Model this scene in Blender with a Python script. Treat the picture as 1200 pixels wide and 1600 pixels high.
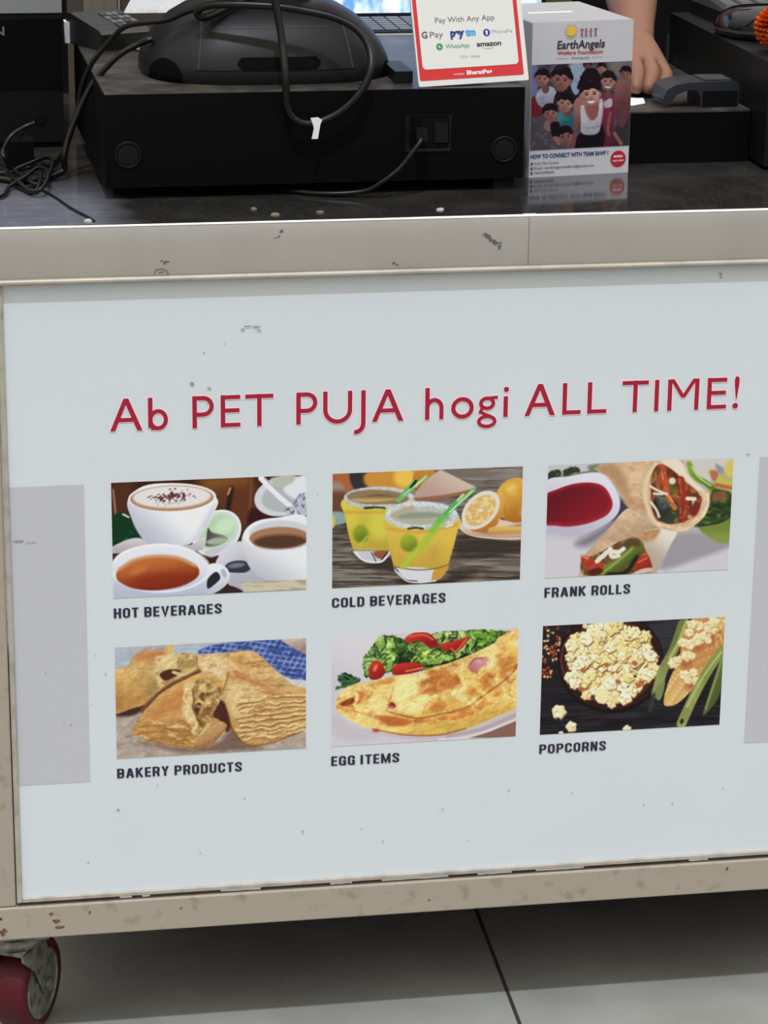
import bpy, bmesh, math, random
import numpy as np
from mathutils import Vector, Matrix
random.seed(4)
SC = bpy.context.scene; COL = SC.collection
for o in list(bpy.data.objects): bpy.data.objects.remove(o)
# ------------------------------------------------------------------ camera, world, sun, exposure
YAW, PITCH, ROLL, FPX = 0.17374, 0.31215, 0.01114, 4300.0
cam = bpy.data.cameras.new('camera'); co = bpy.data.objects.new('camera', cam); COL.objects.link(co)
f_ = Vector((math.sin(YAW) * math.cos(PITCH), math.cos(YAW) * math.cos(PITCH), -math.sin(PITCH)))
r_ = Vector((math.cos(YAW), -math.sin(YAW), 0)); u_ = r_.cross(f_)
rr = r_ * math.cos(ROLL) + u_ * math.sin(ROLL); uu = -r_ * math.sin(ROLL) + u_ * math.cos(ROLL)
co.matrix_world = Matrix(((rr.x, uu.x, -f_.x, -0.17354), (rr.y, uu.y, -f_.y, -2.47222), (rr.z, uu.z, -f_.z, 1.3596), (0, 0, 0, 1)))
cam.sensor_fit = 'VERTICAL'; cam.sensor_height = 24.0; cam.lens = 24.0 * FPX / 1600; cam.clip_start = 0.05
SC.camera = co
W = bpy.data.worlds.new('world'); SC.world = W; W.use_nodes = True
wn = W.node_tree.nodes['Background']; wn.inputs[1].default_value = 1.0
_t = W.node_tree.nodes.new('ShaderNodeTexCoord'); _s = W.node_tree.nodes.new('ShaderNodeSeparateXYZ'); _r = W.node_tree.nodes.new('ShaderNodeValToRGB')   # overcast sky: dimmer towards the horizon
W.node_tree.links.new(_t.outputs['Generated'], _s.inputs[0]); W.node_tree.links.new(_s.outputs[2], _r.inputs[0]); W.node_tree.links.new(_r.outputs[0], wn.inputs[0])
for _p, _c in ((0.0, 0.02), (0.30, 0.22), (0.48, 0.76), (0.75, 1.0), (1.0, 1.0)):
    _e = _r.color_ramp.elements[0] if _p == 0.0 else _r.color_ramp.elements[1] if _p == 1.0 else _r.color_ramp.elements.new(_p); _e.position = _p; _e.color = (_c, _c * 0.965, _c * 0.91, 1)
sl = bpy.data.lights.new('sun', 'SUN'); so = bpy.data.objects.new('sun', sl); COL.objects.link(so)
sl.energy = 1.0; sl.angle = math.radians(1.6); sl.color = (0.82, 0.90, 1.0)
so.rotation_euler = Vector((0.10, 0.40, -0.91)).to_track_quat('-Z', 'Y').to_euler(); so.location = (0, -2, 4)
SC.view_settings.view_transform = 'Standard'; SC.view_settings.look = 'None'; SC.view_settings.exposure = 0.97; SC.view_settings.gamma = 1.0; SC.view_settings.use_curve_mapping = False
INK = 1.2          # print colour -> surface albedo
# ------------------------------------------------------------------ helpers
def srgb(c):
    c = np.asarray(c, float); c = c / 255. if c.max() > 1.001 else c
    return np.where(c <= 0.04045, c / 12.92, ((c + 0.055) / 1.055) ** 2.4)
def S(r, g, b): return tuple(float(v) for v in srgb((r, g, b)))
MATS = {}
def mat(name, col, rough=0.5, metal=0.0, spec=0.5, var=0.0, vs=40.0, bump=0.0, bs=200.0, var_col=None, coat=0.0, stretch=None, lo=0.45, hi=0.7):
    """Principled surface; optional procedural patches of a second colour and a noise bump."""
    m = bpy.data.materials.new(name); m.use_nodes = True; nt = m.node_tree; b = nt.nodes['Principled BSDF']
    b.inputs['Base Color'].default_value = (*col, 1); b.inputs['Roughness'].default_value = rough; b.inputs['Metallic'].default_value = metal
    b.inputs['Specular IOR Level'].default_value = spec; b.inputs['Coat Weight'].default_value = coat
    tc = nt.nodes.new('ShaderNodeTexCoord'); mp = nt.nodes.new('ShaderNodeMapping'); nt.links.new(tc.outputs['Object'], mp.inputs[0])
    if stretch: mp.inputs['Scale'].default_value = stretch
    if var > 0:
        n = nt.nodes.new('ShaderNodeTexNoise'); n.inputs['Scale'].default_value = vs; n.inputs['Detail'].default_value = 6; nt.links.new(mp.outputs[0], n.inputs['Vector'])
        r = nt.nodes.new('ShaderNodeMapRange'); r.inputs[1].default_value = lo; r.inputs[2].default_value = hi; r.inputs[4].default_value = var; nt.links.new(n.outputs['Fac'], r.inputs[0])
        x = nt.nodes.new('ShaderNodeMix'); x.data_type = 'RGBA'; x.inputs[6].default_value = (*col, 1); x.inputs[7].default_value = (*(var_col or [c * 0.5 for c in col]), 1)
        nt.links.new(r.outputs[0], x.inputs[0]); nt.links.new(x.outputs[2], b.inputs['Base Color'])
    if bump > 0:
        n2 = nt.nodes.new('ShaderNodeTexNoise'); n2.inputs['Scale'].default_value = bs; n2.inputs['Detail'].default_value = 4; nt.links.new(tc.outputs['Object'], n2.inputs['Vector'])
        bp = nt.nodes.new('ShaderNodeBump'); bp.inputs['Strength'].default_value = bump; bp.inputs['Distance'].default_value = 0.001; nt.links.new(n2.outputs['Fac'], bp.inputs['Height']); nt.links.new(bp.outputs[0], b.inputs['Normal'])
    MATS[name] = m; return m
def empty(name, label, cat, loc=(0, 0, 0), rz=0.0, group=None, rot=None):
    o = bpy.data.objects.new(name, None); COL.objects.link(o); o.location = loc; o.rotation_euler = rot if rot else (0, 0, rz); o.empty_display_size = 0.02
    o['label'] = label; o['category'] = cat
    if group: o['group'] = group
    return o
def tag(o, label, cat, group=None):
    o['label'] = label; o['category'] = cat
    if group: o['group'] = group
    return o
def obj(name, bm, m, parent=None, smooth=False, bevel=0.0, seg=2, label=None, kind=None):
    if bevel > 0:
        e = [e for e in bm.edges if len(e.link_faces) == 2 and e.calc_face_angle(0) > 0.6]
        if e: bmesh.ops.bevel(bm, geom=e, offset=bevel, segments=seg, profile=0.5, affect='EDGES', clamp_overlap=True)
    bmesh.ops.recalc_face_normals(bm, faces=bm.faces)
    me = bpy.data.meshes.new(name); bm.to_mesh(me); bm.free()
    if smooth:
        me.polygons.foreach_set('use_smooth', [True] * len(me.polygons))
        if smooth != True: me.set_sharp_from_angle(angle=math.radians(smooth))
    me.materials.append(m if not isinstance(m, str) else MATS[m])
    o = bpy.data.objects.new(name, me); COL.objects.link(o)
    if parent: o.parent = parent
    if label: o['label'] = label
    if kind: o['kind'] = kind
    return o
def BM(): return bmesh.new()
def box(bm, x0, x1, y0, y1, z0, z1):
    v = [bm.verts.new(p) for p in ((x0, y0, z0), (x1, y0, z0), (x1, y1, z0), (x0, y1, z0), (x0, y0, z1), (x1, y0, z1), (x1, y1, z1), (x0, y1, z1))]
    for f in ((0, 3, 2, 1), (4, 5, 6, 7), (0, 1, 5, 4), (1, 2, 6, 5), (2, 3, 7, 6), (3, 0, 4, 7)): bm.faces.new([v[i] for i in f])
    return bm
def loft(bm, rings, cap=True):
    R = [[bm.verts.new(p) for p in r] for r in rings]; n = len(R[0])
    for a, b in zip(R, R[1:]):
        for i in range(n): bm.faces.new((a[i], a[(i + 1) % n], b[(i + 1) % n], b[i]))
    if cap: bm.faces.new(R[0][::-1]); bm.faces.new(R[-1])
    return bm
def lathe(bm, prof, c=(0, 0, 0), axis='z', n=32, basis=None, cap=True):
    """profile (radius, height) turned about an axis"""
    B = basis or {'z': ((1, 0, 0), (0, 1, 0), (0, 0, 1)), 'x': ((0, 1, 0), (0, 0, 1), (1, 0, 0)), 'y': ((0, 0, 1), (1, 0, 0), (0, 1, 0))}[axis]
    a, b, d = [Vector(q) for q in B]; c = Vector(c)
    return loft(bm, [[c + a * (max(r, 1e-5) * math.cos(2 * math.pi * i / n)) + b * (max(r, 1e-5) * math.sin(2 * math.pi * i / n)) + d * h for i in range(n)] for r, h in prof], cap)
def catmull(p, n=8):
    p = [Vector(q) for q in p]; q = [p[0] * 2 - p[1]] + p + [p[-1] * 2 - p[-2]]; out = []
    for i in range(1, len(q) - 2):
        a, b, c, d = q[i - 1:i + 3]
        for k in range(n):
            t = k / n; out.append(0.5 * (2 * b + (c - a) * t + (2 * a - 5 * b + 4 * c - d) * t * t + (3 * b - a - 3 * c + d) * t ** 3))
    out.append(q[-2]); return out
def tube(bm, pts, r, n=8, smooth=8, radii=None):
    P = catmull(pts, smooth) if smooth else [Vector(q) for q in pts]; rings = []; up = None
    for i, p in enumerate(P):
        t = (P[min(i + 1, len(P) - 1)] - P[max(i - 1, 0)]).normalized()
        if up is None: up = Vector((0, 0, 1)) if abs(t.z) < 0.9 else Vector((1, 0, 0))
        s = t.cross(up).normalized(); up = s.cross(t).normalized()
        k = r if radii is None else np.interp(i / (len(P) - 1), np.linspace(0, 1, len(radii)), radii)
        rings.append([p + (s * math.cos(2 * math.pi * j / n) + up * math.sin(2 * math.pi * j / n)) * k for j in range(n)])
    return loft(bm, rings)
def prism(bm, pts, y0, y1, plane='xz'):
    """closed outline pulled along the third axis"""
    mk = {'xz': lambda a, b, c: (a, c, b), 'yz': lambda a, b, c: (c, a, b), 'xy': lambda a, b, c: (a, b, c)}[plane]
    A = [bm.verts.new(mk(a, b, y0)) for a, b in pts]; B = [bm.verts.new(mk(a, b, y1)) for a, b in pts]; n = len(A)
    bm.faces.new(A); bm.faces.new(B[::-1])
    for i in range(n): bm.faces.new((A[i], B[i], B[(i + 1) % n], A[(i + 1) % n]))
    return bm
def rrect(x0, x1, z0, z1, r, n=6):
    P = []
    for cx, cz, a0 in ((x1 - r, z0 + r, -90), (x1 - r, z1 - r, 0), (x0 + r, z1 - r, 90), (x0 + r, z0 + r, 180)):
        for k in range(n + 1):
            a = math.radians(a0 + 90 * k / n); P.append((cx + r * math.cos(a), cz + r * math.sin(a)))
    return P
def circ(cx, cz, r, n=24, rz=None): return [(cx + r * math.cos(2 * math.pi * k / n), cz + (rz or r) * math.sin(2 * math.pi * k / n)) for k in range(n)]
def flat(bm, polys, y):
    """flat printed shapes facing -y"""
    for p in polys:
        v = [bm.verts.new((a, y, b)) for a, b in p]
        try: bm.faces.new(v)
        except ValueError: pass
    bmesh.ops.triangulate(bm, faces=[f for f in bm.faces if len(f.verts) > 4])
    return bm
def flat_union(bm, polys, y):
    """overlapping shapes merged into one flat printed patch"""
    from mathutils.geometry import delaunay_2d_cdt
    V = []; F = []
    for p in polys:
        p = hull([(round(u, 7), round(v, 7)) for u, v in p]) if len(p) == 4 else p
        if len(p) < 3: continue
        a = sum(p[i][0] * p[(i + 1) % len(p)][1] - p[(i + 1) % len(p)][0] * p[i][1] for i in range(len(p)))
        if abs(a) < 2e-9: continue
        q = list(p) if a > 0 else list(p)[::-1]
        F.append(list(range(len(V), len(V) + len(q)))); V += [Vector((u * 1000, v * 1000)) for u, v in q]
    ov, oe, of, _a, _b, src = delaunay_2d_cdt(V, [], F, 0, 1e-4)
    W_ = [bm.verts.new((v.x / 1000, y, v.y / 1000)) for v in ov]
    for f, s in zip(of, src):
        if not s: continue
        try: bm.faces.new([W_[i] for i in f])
        except ValueError: pass
    return bm
def hull(P):
    P = sorted(set(P)); L = []; U = []
    for S_, seq in ((L, P), (U, P[::-1])):
        for q in seq:
            while len(S_) > 1 and (S_[-1][0] - S_[-2][0]) * (q[1] - S_[-2][1]) - (S_[-1][1] - S_[-2][1]) * (q[0] - S_[-2][0]) <= 0: S_.pop()
            S_.append(q)
    return L[:-1] + U[:-1]
def stroke(pts, t, closed=False, th=None):
    """outline quads of a pen stroke with mitred joints; th = pen height for level strokes"""
    th = th or t; P = [np.array(p, float) for i, p in enumerate(pts) if i == 0 or abs(p[0] - pts[i - 1][0]) + abs(p[1] - pts[i - 1][1]) > 1e-6]
    if closed and abs(P[0] - P[-1]).sum() < 1e-6: P = P[:-1]
    n = len(P); L = []; R = []
    for i in range(n):
        a = P[i - 1] if (i > 0 or closed) else None; b = P[(i + 1) % n] if (i < n - 1 or closed) else None
        d1 = (P[i] - a) if a is not None else (b - P[i]); d2 = (b - P[i]) if b is not None else d1
        d1 = d1 / (np.hypot(*d1) + 1e-12); d2 = d2 / (np.hypot(*d2) + 1e-12)
        m = np.array([-(d1[1] + d2[1]), d1[0] + d2[0]]); m /= (np.hypot(*m) + 1e-12)
        c = max(0.35, m @ np.array([-d1[1], d1[0]])); w = m / c
        off = np.array([w[0] * t / 2, w[1] * th / 2]); L.append(P[i] + off); R.append(P[i] - off)
    out = []
    for i in range(n if closed else n - 1):
        j = (i + 1) % n; out.append([tuple(R[i]), tuple(R[j]), tuple(L[j]), tuple(L[i])])
    return out
def arc(cx, cz, rx, rz, a0, a1, n=10): return [(cx + rx * math.cos(math.radians(a0 + (a1 - a0) * k / n)), cz + rz * math.sin(math.radians(a0 + (a1 - a0) * k / n))) for k in range(n + 1)]
def sheet(name, img, x0, x1, z0, z1, y, parent, label=None, gain=None):
    """a printed picture: grid mesh carrying its ink as a colour attribute (facing -y)"""
    ny, nx, _ = img.shape; X, Z = np.meshgrid(np.linspace(x0, x1, nx), np.linspace(z1, z0, ny))
    V = np.stack([X, np.full_like(X, y), Z], -1).reshape(-1, 3); I = np.arange(nx * ny).reshape(ny, nx)
    Fc = np.stack([I[1:, :-1], I[1:, 1:], I[:-1, 1:], I[:-1, :-1]], -1).reshape(-1, 4)
    me = bpy.data.meshes.new(name); me.vertices.add(len(V)); me.vertices.foreach_set('co', V.ravel().astype(np.float32))
    me.loops.add(Fc.size); me.loops.foreach_set('vertex_index', Fc.ravel().astype(np.int32)); me.polygons.add(len(Fc)); me.polygons.foreach_set('loop_start', np.arange(0, Fc.size, 4, dtype=np.int32))
    me.update(calc_edges=True); img = np.clip(img, 0, 1) * 0.95; img = img * 0.95 + 0.05 * img.mean(-1, keepdims=True); img = np.clip(0.5 + (img - 0.5) * 1.09 - 0.012, 0.01, 1); ca = me.color_attributes.new('ink', 'FLOAT_COLOR', 'POINT')
    c = np.clip(srgb(np.clip(img, 0, 1)) * (gain or INK), 0, 0.95).reshape(-1, 3); ca.data.foreach_set('color', np.concatenate([c, np.ones((len(c), 1))], 1).ravel().astype(np.float32))
    me.materials.append(MATS['print']); o = bpy.data.objects.new(name, me); COL.objects.link(o); o.parent = parent
    if label: o['label'] = label
    return o
def text_polys(body, x0, x1, z0, cap, bold=0.0, shear=0.0):
    """letters as flat polygons, fitted to x0..x1 with capital height cap on baseline z0"""
    def tri(t, b):
        cu = bpy.data.curves.new('lettering', 'FONT'); cu.body = t; cu.offset = b; cu.shear = shear; cu.resolution_u = 4
        o = bpy.data.objects.new('lettering', cu); COL.objects.link(o); dg = bpy.context.evaluated_depsgraph_get(); me = bpy.data.meshes.new_from_object(o.evaluated_get(dg))
        v = [tuple(q.co[:2]) for q in me.vertices]; f = [[v[i] for i in p.vertices] for p in me.polygons]
        bpy.data.objects.remove(o); bpy.data.curves.remove(cu); bpy.data.meshes.remove(me); return v, f
    hv, _ = tri('H', 0); ch = max(a[1] for a in hv); v, f = tri(body, bold); a0, a1 = min(a[0] for a in v), max(a[0] for a in v); s = (x1 - x0) / (a1 - a0)
    return [[(x0 + (a - a0) * s, z0 + b * cap / ch) for a, b in p] for p in f]
MATS_print = None
def mat_print():
    m = bpy.data.materials.new('print'); m.use_nodes = True; nt = m.node_tree; b = nt.nodes['Principled BSDF']; a = nt.nodes.new('ShaderNodeVertexColor'); a.layer_name = 'ink'
    nt.links.new(a.outputs['Color'], b.inputs['Base Color']); b.inputs['Roughness'].default_value = 0.45; b.inputs['Specular IOR Level'].default_value = 0.2; MATS['print'] = m
mat_print()
# ------------------------------------------------------------------ printed pictures
def _hash(ix, iy, seed):
    h = np.sin(ix * 127.1 + iy * 311.7 + seed * 74.7) * 43758.5453
    return h - np.floor(h)
def vnoise(x, y, seed=0):
    ix, iy = np.floor(x), np.floor(y)
    fx, fy = x - ix, y - iy
    fx = fx * fx * (3 - 2 * fx); fy = fy * fy * (3 - 2 * fy)
    a = _hash(ix, iy, seed); b = _hash(ix + 1, iy, seed); c = _hash(ix, iy + 1, seed); d = _hash(ix + 1, iy + 1, seed)
    return (a * (1 - fx) + b * fx) * (1 - fy) + (c * (1 - fx) + d * fx) * fy
def fbm(x, y, seed=0, o=4):
    s = 0; a = 1.0; t = 0
    for k in range(o):
        s = s + a * vnoise(x * 2 ** k, y * 2 ** k, seed + k * 7); t += a; a *= 0.55
    return s / t
def smooth_closed(p, n=6):
    p = np.asarray(p, float); m = len(p); out = []
    for i in range(m):
        p0, p1, p2, p3 = p[i - 1], p[i], p[(i + 1) % m], p[(i + 2) % m]
        for k in range(n):
            t = k / n
            out.append(0.5 * (2 * p1 + (p2 - p0) * t + (2 * p0 - 5 * p1 + 4 * p2 - p3) * t * t + (3 * p1 - p0 - 3 * p2 + p3) * t ** 3))
    return np.array(out)
def smooth_open(p, n=6):
    p = np.asarray(p, float); q = np.vstack([2 * p[0] - p[1], p, 2 * p[-1] - p[-2]]); out = []
    for i in range(1, len(q) - 2):
        p0, p1, p2, p3 = q[i - 1], q[i], q[i + 1], q[i + 2]
        for k in range(n):
            t = k / n
            out.append(0.5 * (2 * p1 + (p2 - p0) * t + (2 * p0 - 5 * p1 + 4 * p2 - p3) * t * t + (3 * p1 - p0 - 3 * p2 + p3) * t ** 3))
    out.append(q[-2]); return np.array(out)
class Pic:
    """A printed picture: colours are laid on a grid of samples; shapes are given in sheet units."""
    def __init__(s, corners, nx, ny, base):
        c = np.asarray(corners, float)
        # homography unit square -> corners (TL,TR,BR,BL)
        src = [(0, 0), (1, 0), (1, 1), (0, 1)]; A = []; b = []
        for (u, v), (x, y) in zip(src, c):
            A.append([u, v, 1, 0, 0, 0, -u * x, -v * x]); b.append(x)
            A.append([0, 0, 0, u, v, 1, -u * y, -v * y]); b.append(y)
        h = np.linalg.solve(np.array(A), np.array(b))
        U, V = np.meshgrid(np.linspace(0, 1, nx), np.linspace(0, 1, ny))
        w = h[6] * U + h[7] * V + 1
        s.X = (h[0] * U + h[1] * V + h[2]) / w; s.Y = (h[3] * U + h[4] * V + h[5]) / w
        s.img = np.zeros((ny, nx, 3)) + np.array(base) / 255.; s.rs = np.random.RandomState(5)
        s.soft = 5.0
    def _box(s, x0, x1, y0, y1):
        m = (s.X >= x0) & (s.X <= x1) & (s.Y >= y0) & (s.Y <= y1)
        if not m.any(): return None
        r = np.where(m.any(1))[0]; c = np.where(m.any(0))[0]
        return slice(r[0], r[-1] + 1), slice(c[0], c[-1] + 1)
    def _segdist(s, X, Y, pts, closed):
        P = np.asarray(pts, float); n = len(P)
        d = np.full(X.shape, 1e18); ins = np.zeros(X.shape, bool)
        for i in range(n if closed else n - 1):
            a, b = P[i], P[(i + 1) % n]; e = b - a; L = e @ e + 1e-9
            t = np.clip(((X - a[0]) * e[0] + (Y - a[1]) * e[1]) / L, 0, 1)
            dd = (X - a[0] - t * e[0]) ** 2 + (Y - a[1] - t * e[1]) ** 2
            np.minimum(d, dd, out=d)
            if closed and a[1] != b[1]:
                ins ^= ((a[1] > Y) != (b[1] > Y)) & (X < (b[0] - a[0]) * (Y - a[1]) / (b[1] - a[1]) + a[0])
        d = np.sqrt(d)
        return np.where(ins, -d, d) if closed else d
    def _blend(s, bx, m, col, col2, grad, op, nz, clip):
        X, Y = s.X[bx], s.Y[bx]; c = np.zeros(X.shape + (3,)) + np.array(col, float) / 255.
        if col2 is not None:
            x0, y0, x1, y1 = grad; L = (x1 - x0) ** 2 + (y1 - y0) ** 2
            t = np.clip(((X - x0) * (x1 - x0) + (Y - y0) * (y1 - y0)) / L, 0, 1)[..., None]
            t = t * t * (3 - 2 * t)
            c = c * (1 - t) + np.array(col2, float) / 255. * t
        if nz:
            amp, sx, sy = nz[0], nz[1], nz[2] if len(nz) > 2 else nz[1]
            v = fbm(X / sx, Y / sy, seed=(nz[3] if len(nz) > 3 else 3)) - 0.5
            c = c * (1 + 2 * amp * v[..., None])
        m = m * op
        if clip is not None: m = m * clip[bx]
        s.img[bx] = s.img[bx] * (1 - m[..., None]) + np.clip(c, 0, 1) * m[..., None]
        full = np.zeros(s.X.shape); full[bx] = m
        return full
    def poly(s, pts, col, col2=None, grad=None, soft=None, op=1, nz=None, curve=True, clip=None, wob=None):
        soft = soft or s.soft
        P = smooth_closed(pts) if curve else np.asarray(pts, float)
        lo, hi = P.min(0), P.max(0); k = soft + (wob[0] if wob else 0)
        bx = s._box(lo[0] - k, hi[0] + k, lo[1] - k, hi[1] + k)
        if bx is None: return np.zeros(s.X.shape)
        X, Y = s.X[bx], s.Y[bx]
        d = s._segdist(X, Y, P, True)
        if wob: d = d + wob[0] * 2 * (fbm(X / wob[1], Y / wob[1], 11, 3) - 0.5)
        return s._blend(bx, np.clip(0.5 - d / soft, 0, 1), col, col2, grad, op, nz, clip)
    def ell(s, cx, cy, rx, ry, ang, col, col2=None, grad=None, **k):
        t = np.linspace(0, 2 * np.pi, 40, endpoint=False); a = np.radians(ang)
        x = rx * np.cos(t); y = ry * np.sin(t)
        return s.poly(np.stack([cx + x * np.cos(a) - y * np.sin(a), cy + x * np.sin(a) + y * np.cos(a)], 1), col, col2, grad, curve=False, **k)
    def line(s, pts, w, col, col2=None, grad=None, soft=None, op=1, nz=None, curve=True, clip=None, w2=None):
        soft = soft or s.soft
        P = smooth_open(pts) if (curve and len(pts) > 2) else np.asarray(pts, float)
        lo, hi = P.min(0), P.max(0); k = w + soft
        bx = s._box(lo[0] - k, hi[0] + k, lo[1] - k, hi[1] + k)
        if bx is None: return np.zeros(s.X.shape)
        d = s._segdist(s.X[bx], s.Y[bx], P, False) - w / 2
        return s._blend(bx, np.clip(0.5 - d / soft, 0, 1), col, col2, grad, op, nz, clip)
    def ring(s, cx, cy, rx, ry, ang, w, col, **k):
        t = np.linspace(0, 2 * np.pi, 41); a = np.radians(ang); x = rx * np.cos(t); y = ry * np.sin(t)
        return s.line(np.stack([cx + x * np.cos(a) - y * np.sin(a), cy + x * np.sin(a) + y * np.cos(a)], 1), w, col, curve=False, **k)
    def tone(s, mask, col, op, sx, sy=None, lo=.5, hi=.7, seed=0):
        """noise-shaped patches of another colour inside a mask"""
        sy = sy or sx; v = fbm(s.X / sx, s.Y / sy, seed)
        m = (np.clip((v - lo) / (hi - lo), 0, 1) * op * mask)[..., None]
        s.img = s.img * (1 - m) + np.array(col) / 255. * m
    def relief(s, mask, amp, sx, sy=None, seed=0, ang=0):
        sy = sy or sx; a = np.radians(ang); xr = s.X * np.cos(a) + s.Y * np.sin(a); yr = -s.X * np.sin(a) + s.Y * np.cos(a)
        v = fbm(xr / sx, yr / sy, seed); g = fbm((xr - 6) / sx, (yr - 6) / sy, seed)
        s.img = np.clip(s.img * (1 + amp * ((v - g) * mask)[..., None]), 0, 1)
    def puff(s, cx, cy, r, col, dark, rs):
        n = rs.randint(5, 8); a0 = rs.rand() * 6.28; P = []
        for k in range(n):
            a = a0 + 2 * np.pi * k / n
            P += [(cx + np.cos(a) * r * rs.uniform(.85, 1.1), cy + np.sin(a) * r * rs.uniform(.75, 1.0)), (cx + np.cos(a + .5 * np.pi / n) * r * rs.uniform(.9, 1.02), cy + np.sin(a + .5 * np.pi / n) * r * rs.uniform(.85, 1.0)), (cx + np.cos(a + np.pi / n) * r * rs.uniform(.72, .9), cy + np.sin(a + np.pi / n) * r * rs.uniform(.7, .85))]
        s.poly([(x + r * .10, y + r * .16) for x, y in P], dark, soft=8)
        m = s.poly(P, col, [c * .93 for c in col[:2]] + [col[2] * .82], (cx - r * .5, cy - r, cx + r * .4, cy + r), soft=7)
        for k in range(3):
            a = a0 + rs.rand() * 6.28; x, y = cx + np.cos(a) * r * .42, cy + np.sin(a) * r * .42
            s.ell(x, y, r * rs.uniform(.26, .4), r * rs.uniform(.2, .32), rs.rand() * 180, [min(255, c * 1.03) for c in col], soft=10, clip=m)
            s.line([(x + r * .3 * np.cos(a + 1.2), y + r * .3 * np.sin(a + 1.2)), (x + r * .33 * np.cos(a + 2), y + r * .33 * np.sin(a + 2)), (x + r * .28 * np.cos(a + 2.9), y + r * .28 * np.sin(a + 2.9))], r * .09, dark, soft=6, op=.75, clip=m)
    def flakes(s, n, area, length, cols, w, clip, ang=0, jit=.25, seed=1, bend=.12, op=.8):
        """short wavy strokes scattered over an area: pastry leaves, lettuce frills, grain"""
        rs = np.random.RandomState(seed); x0, x1, y0, y1 = area
        for k in range(n):
            x, y = rs.uniform(x0, x1), rs.uniform(y0, y1); a = np.radians(ang(x, y) if callable(ang) else ang) + rs.randn() * jit; L = length * rs.uniform(.5, 1.3); q = rs.randn() * bend * L
            s.line([(x - np.cos(a) * L / 2, y - np.sin(a) * L / 2), (x - np.sin(a) * q, y + np.cos(a) * q), (x + np.cos(a) * L / 2, y + np.sin(a) * L / 2)], w * rs.uniform(.6, 1.4), cols[rs.randint(len(cols))], soft=9, clip=clip, op=op)
NX, NY = 300, 184
def pic_hot():
    p = Pic([(50, 90), (1162, 40), (1157, 690), (63, 747)], NX, NY, (66, 38, 28)); F = np.ones(p.X.shape)
    p.poly([(55, 60), (180, 60), (150, 250), (60, 330)], (88, 52, 36), soft=60)
    p.poly([(560, 60), (820, 40), (830, 150), (640, 170)], (136, 92, 40), soft=90)
    p.poly([(600, 130), (860, 110), (860, 330), (760, 330), (650, 220)], (104, 60, 34), soft=70)
    p.line([(735, 120), (712, 250)], 26, (48, 30, 24), soft=18); p.line([(728, 118), (716, 150)], 12, (196, 150, 110), soft=10)
    p.line([(850, 60), (835, 300)], 10, (128, 80, 56), soft=14)
    p.poly([(850, 230), (960, 270), (1160, 285), (1160, 300), (850, 340)], (64, 28, 32), soft=20)
    p.line([(62, 130), (78, 290)], 10, (170, 130, 96), soft=10)
    g = p.poly([(50, 310), (85, 260), (130, 268), (175, 320), (225, 395), (130, 430), (55, 445)], (14, 62, 38), soft=14)
    p.tone(g, (60, 130, 90), .7, 46, 30, .5, .75, 4); p.line([(118, 268), (150, 285)], 10, (200, 215, 210))
    p.ell(650, 372, 150, 118, -38, (216, 220, 222), soft=8); p.ell(652, 366, 118, 90, -38, (186, 212, 180), soft=30)
    p.ell(700, 330, 60, 40, -30, (205, 228, 196), soft=30)
    p.ring(650, 372, 146, 114, -38, 9, (236, 238, 240))
    p.poly([(590, 420), (600, 345), (625, 370), (690, 385), (712, 410), (650, 445), (590, 448)], (82, 82, 78), (150, 152, 140), (600, 360, 700, 430), soft=8)
    p.ell(650, 418, 58, 17, -8, (172, 178, 160), soft=10)
    p.poly([(580, 480), (700, 440), (770, 370), (640, 505)], (196, 198, 208), soft=10)
    s_ = p.poly([(55, 455), (190, 402), (330, 436), (500, 440), (578, 392), (580, 440), (540, 475), (300, 470), (60, 492)], (212, 206, 206), (176, 172, 182), (0, 400, 0, 490), soft=7)
    p.poly([(650, 560), (652, 520), (700, 455), (790, 418), (830, 470), (900, 600), (1010, 645), (1000, 690), (800, 705), (720, 668)], (214, 214, 222), (176, 178, 192), (700, 440, 820, 620), soft=7)
    p.ell(770, 566, 76, 38, -4, (58, 60, 72), soft=8); p.ell(760, 556, 48, 14, -8, (120, 124, 138), soft=14); p.line([(705, 600), (850, 604)], 8, (190, 192, 200))
    p.poly([(600, 720), (650, 690), (720, 670), (800, 705), (740, 730)], (58, 42, 40), soft=8)
    m = p.poly([(146, 185), (165, 290), (210, 382), (262, 434), (375, 446), (478, 442), (540, 404), (602, 326), (640, 250), (651, 175), (520, 100), (260, 100)], (238, 238, 242), (186, 188, 202), (430, 240, 250, 450), soft=6)
    p.poly([(560, 400), (625, 300), (645, 210), (600, 260), (520, 400), (480, 436)], (196, 198, 210), soft=40, op=.7, clip=m)
    p.ell(398, 172, 250, 80, -2, (246, 246, 248), soft=6)
    p.ell(396, 175, 238, 74, -2, (176, 132, 92), soft=8); p.ell(396, 168, 222, 64, -2, (226, 222, 222), soft=18)
    rs = np.random.RandomState(3)
    for k in range(120):
        a, b = rs.randn() * 70, rs.randn() * 14
        if abs(a) < 140: p.ell(392 + a, 165 + b - a * .06, rs.uniform(3, 11), rs.uniform(2, 5), rs.uniform(-30, 30), (84, 36, 32) if abs(a) < 90 else (128, 96, 92), soft=4, op=.8)
    for k in range(14): p.ell(300 + k * 12 + rs.rand() * 6, 208 + rs.randn() * 6 - k, 3.5, 7, 10, (150, 140, 140), soft=5, op=.6)
    p.poly([(40, 760), (55, 560), (120, 480), (280, 437), (430, 442), (540, 490), (605, 560), (600, 660), (575, 760)], (226, 228, 234), (184, 188, 206), (330, 520, 330, 740), soft=7)
    p.ring(330, 575, 278, 132, 0, 10, (240, 241, 245), soft=14)
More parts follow.
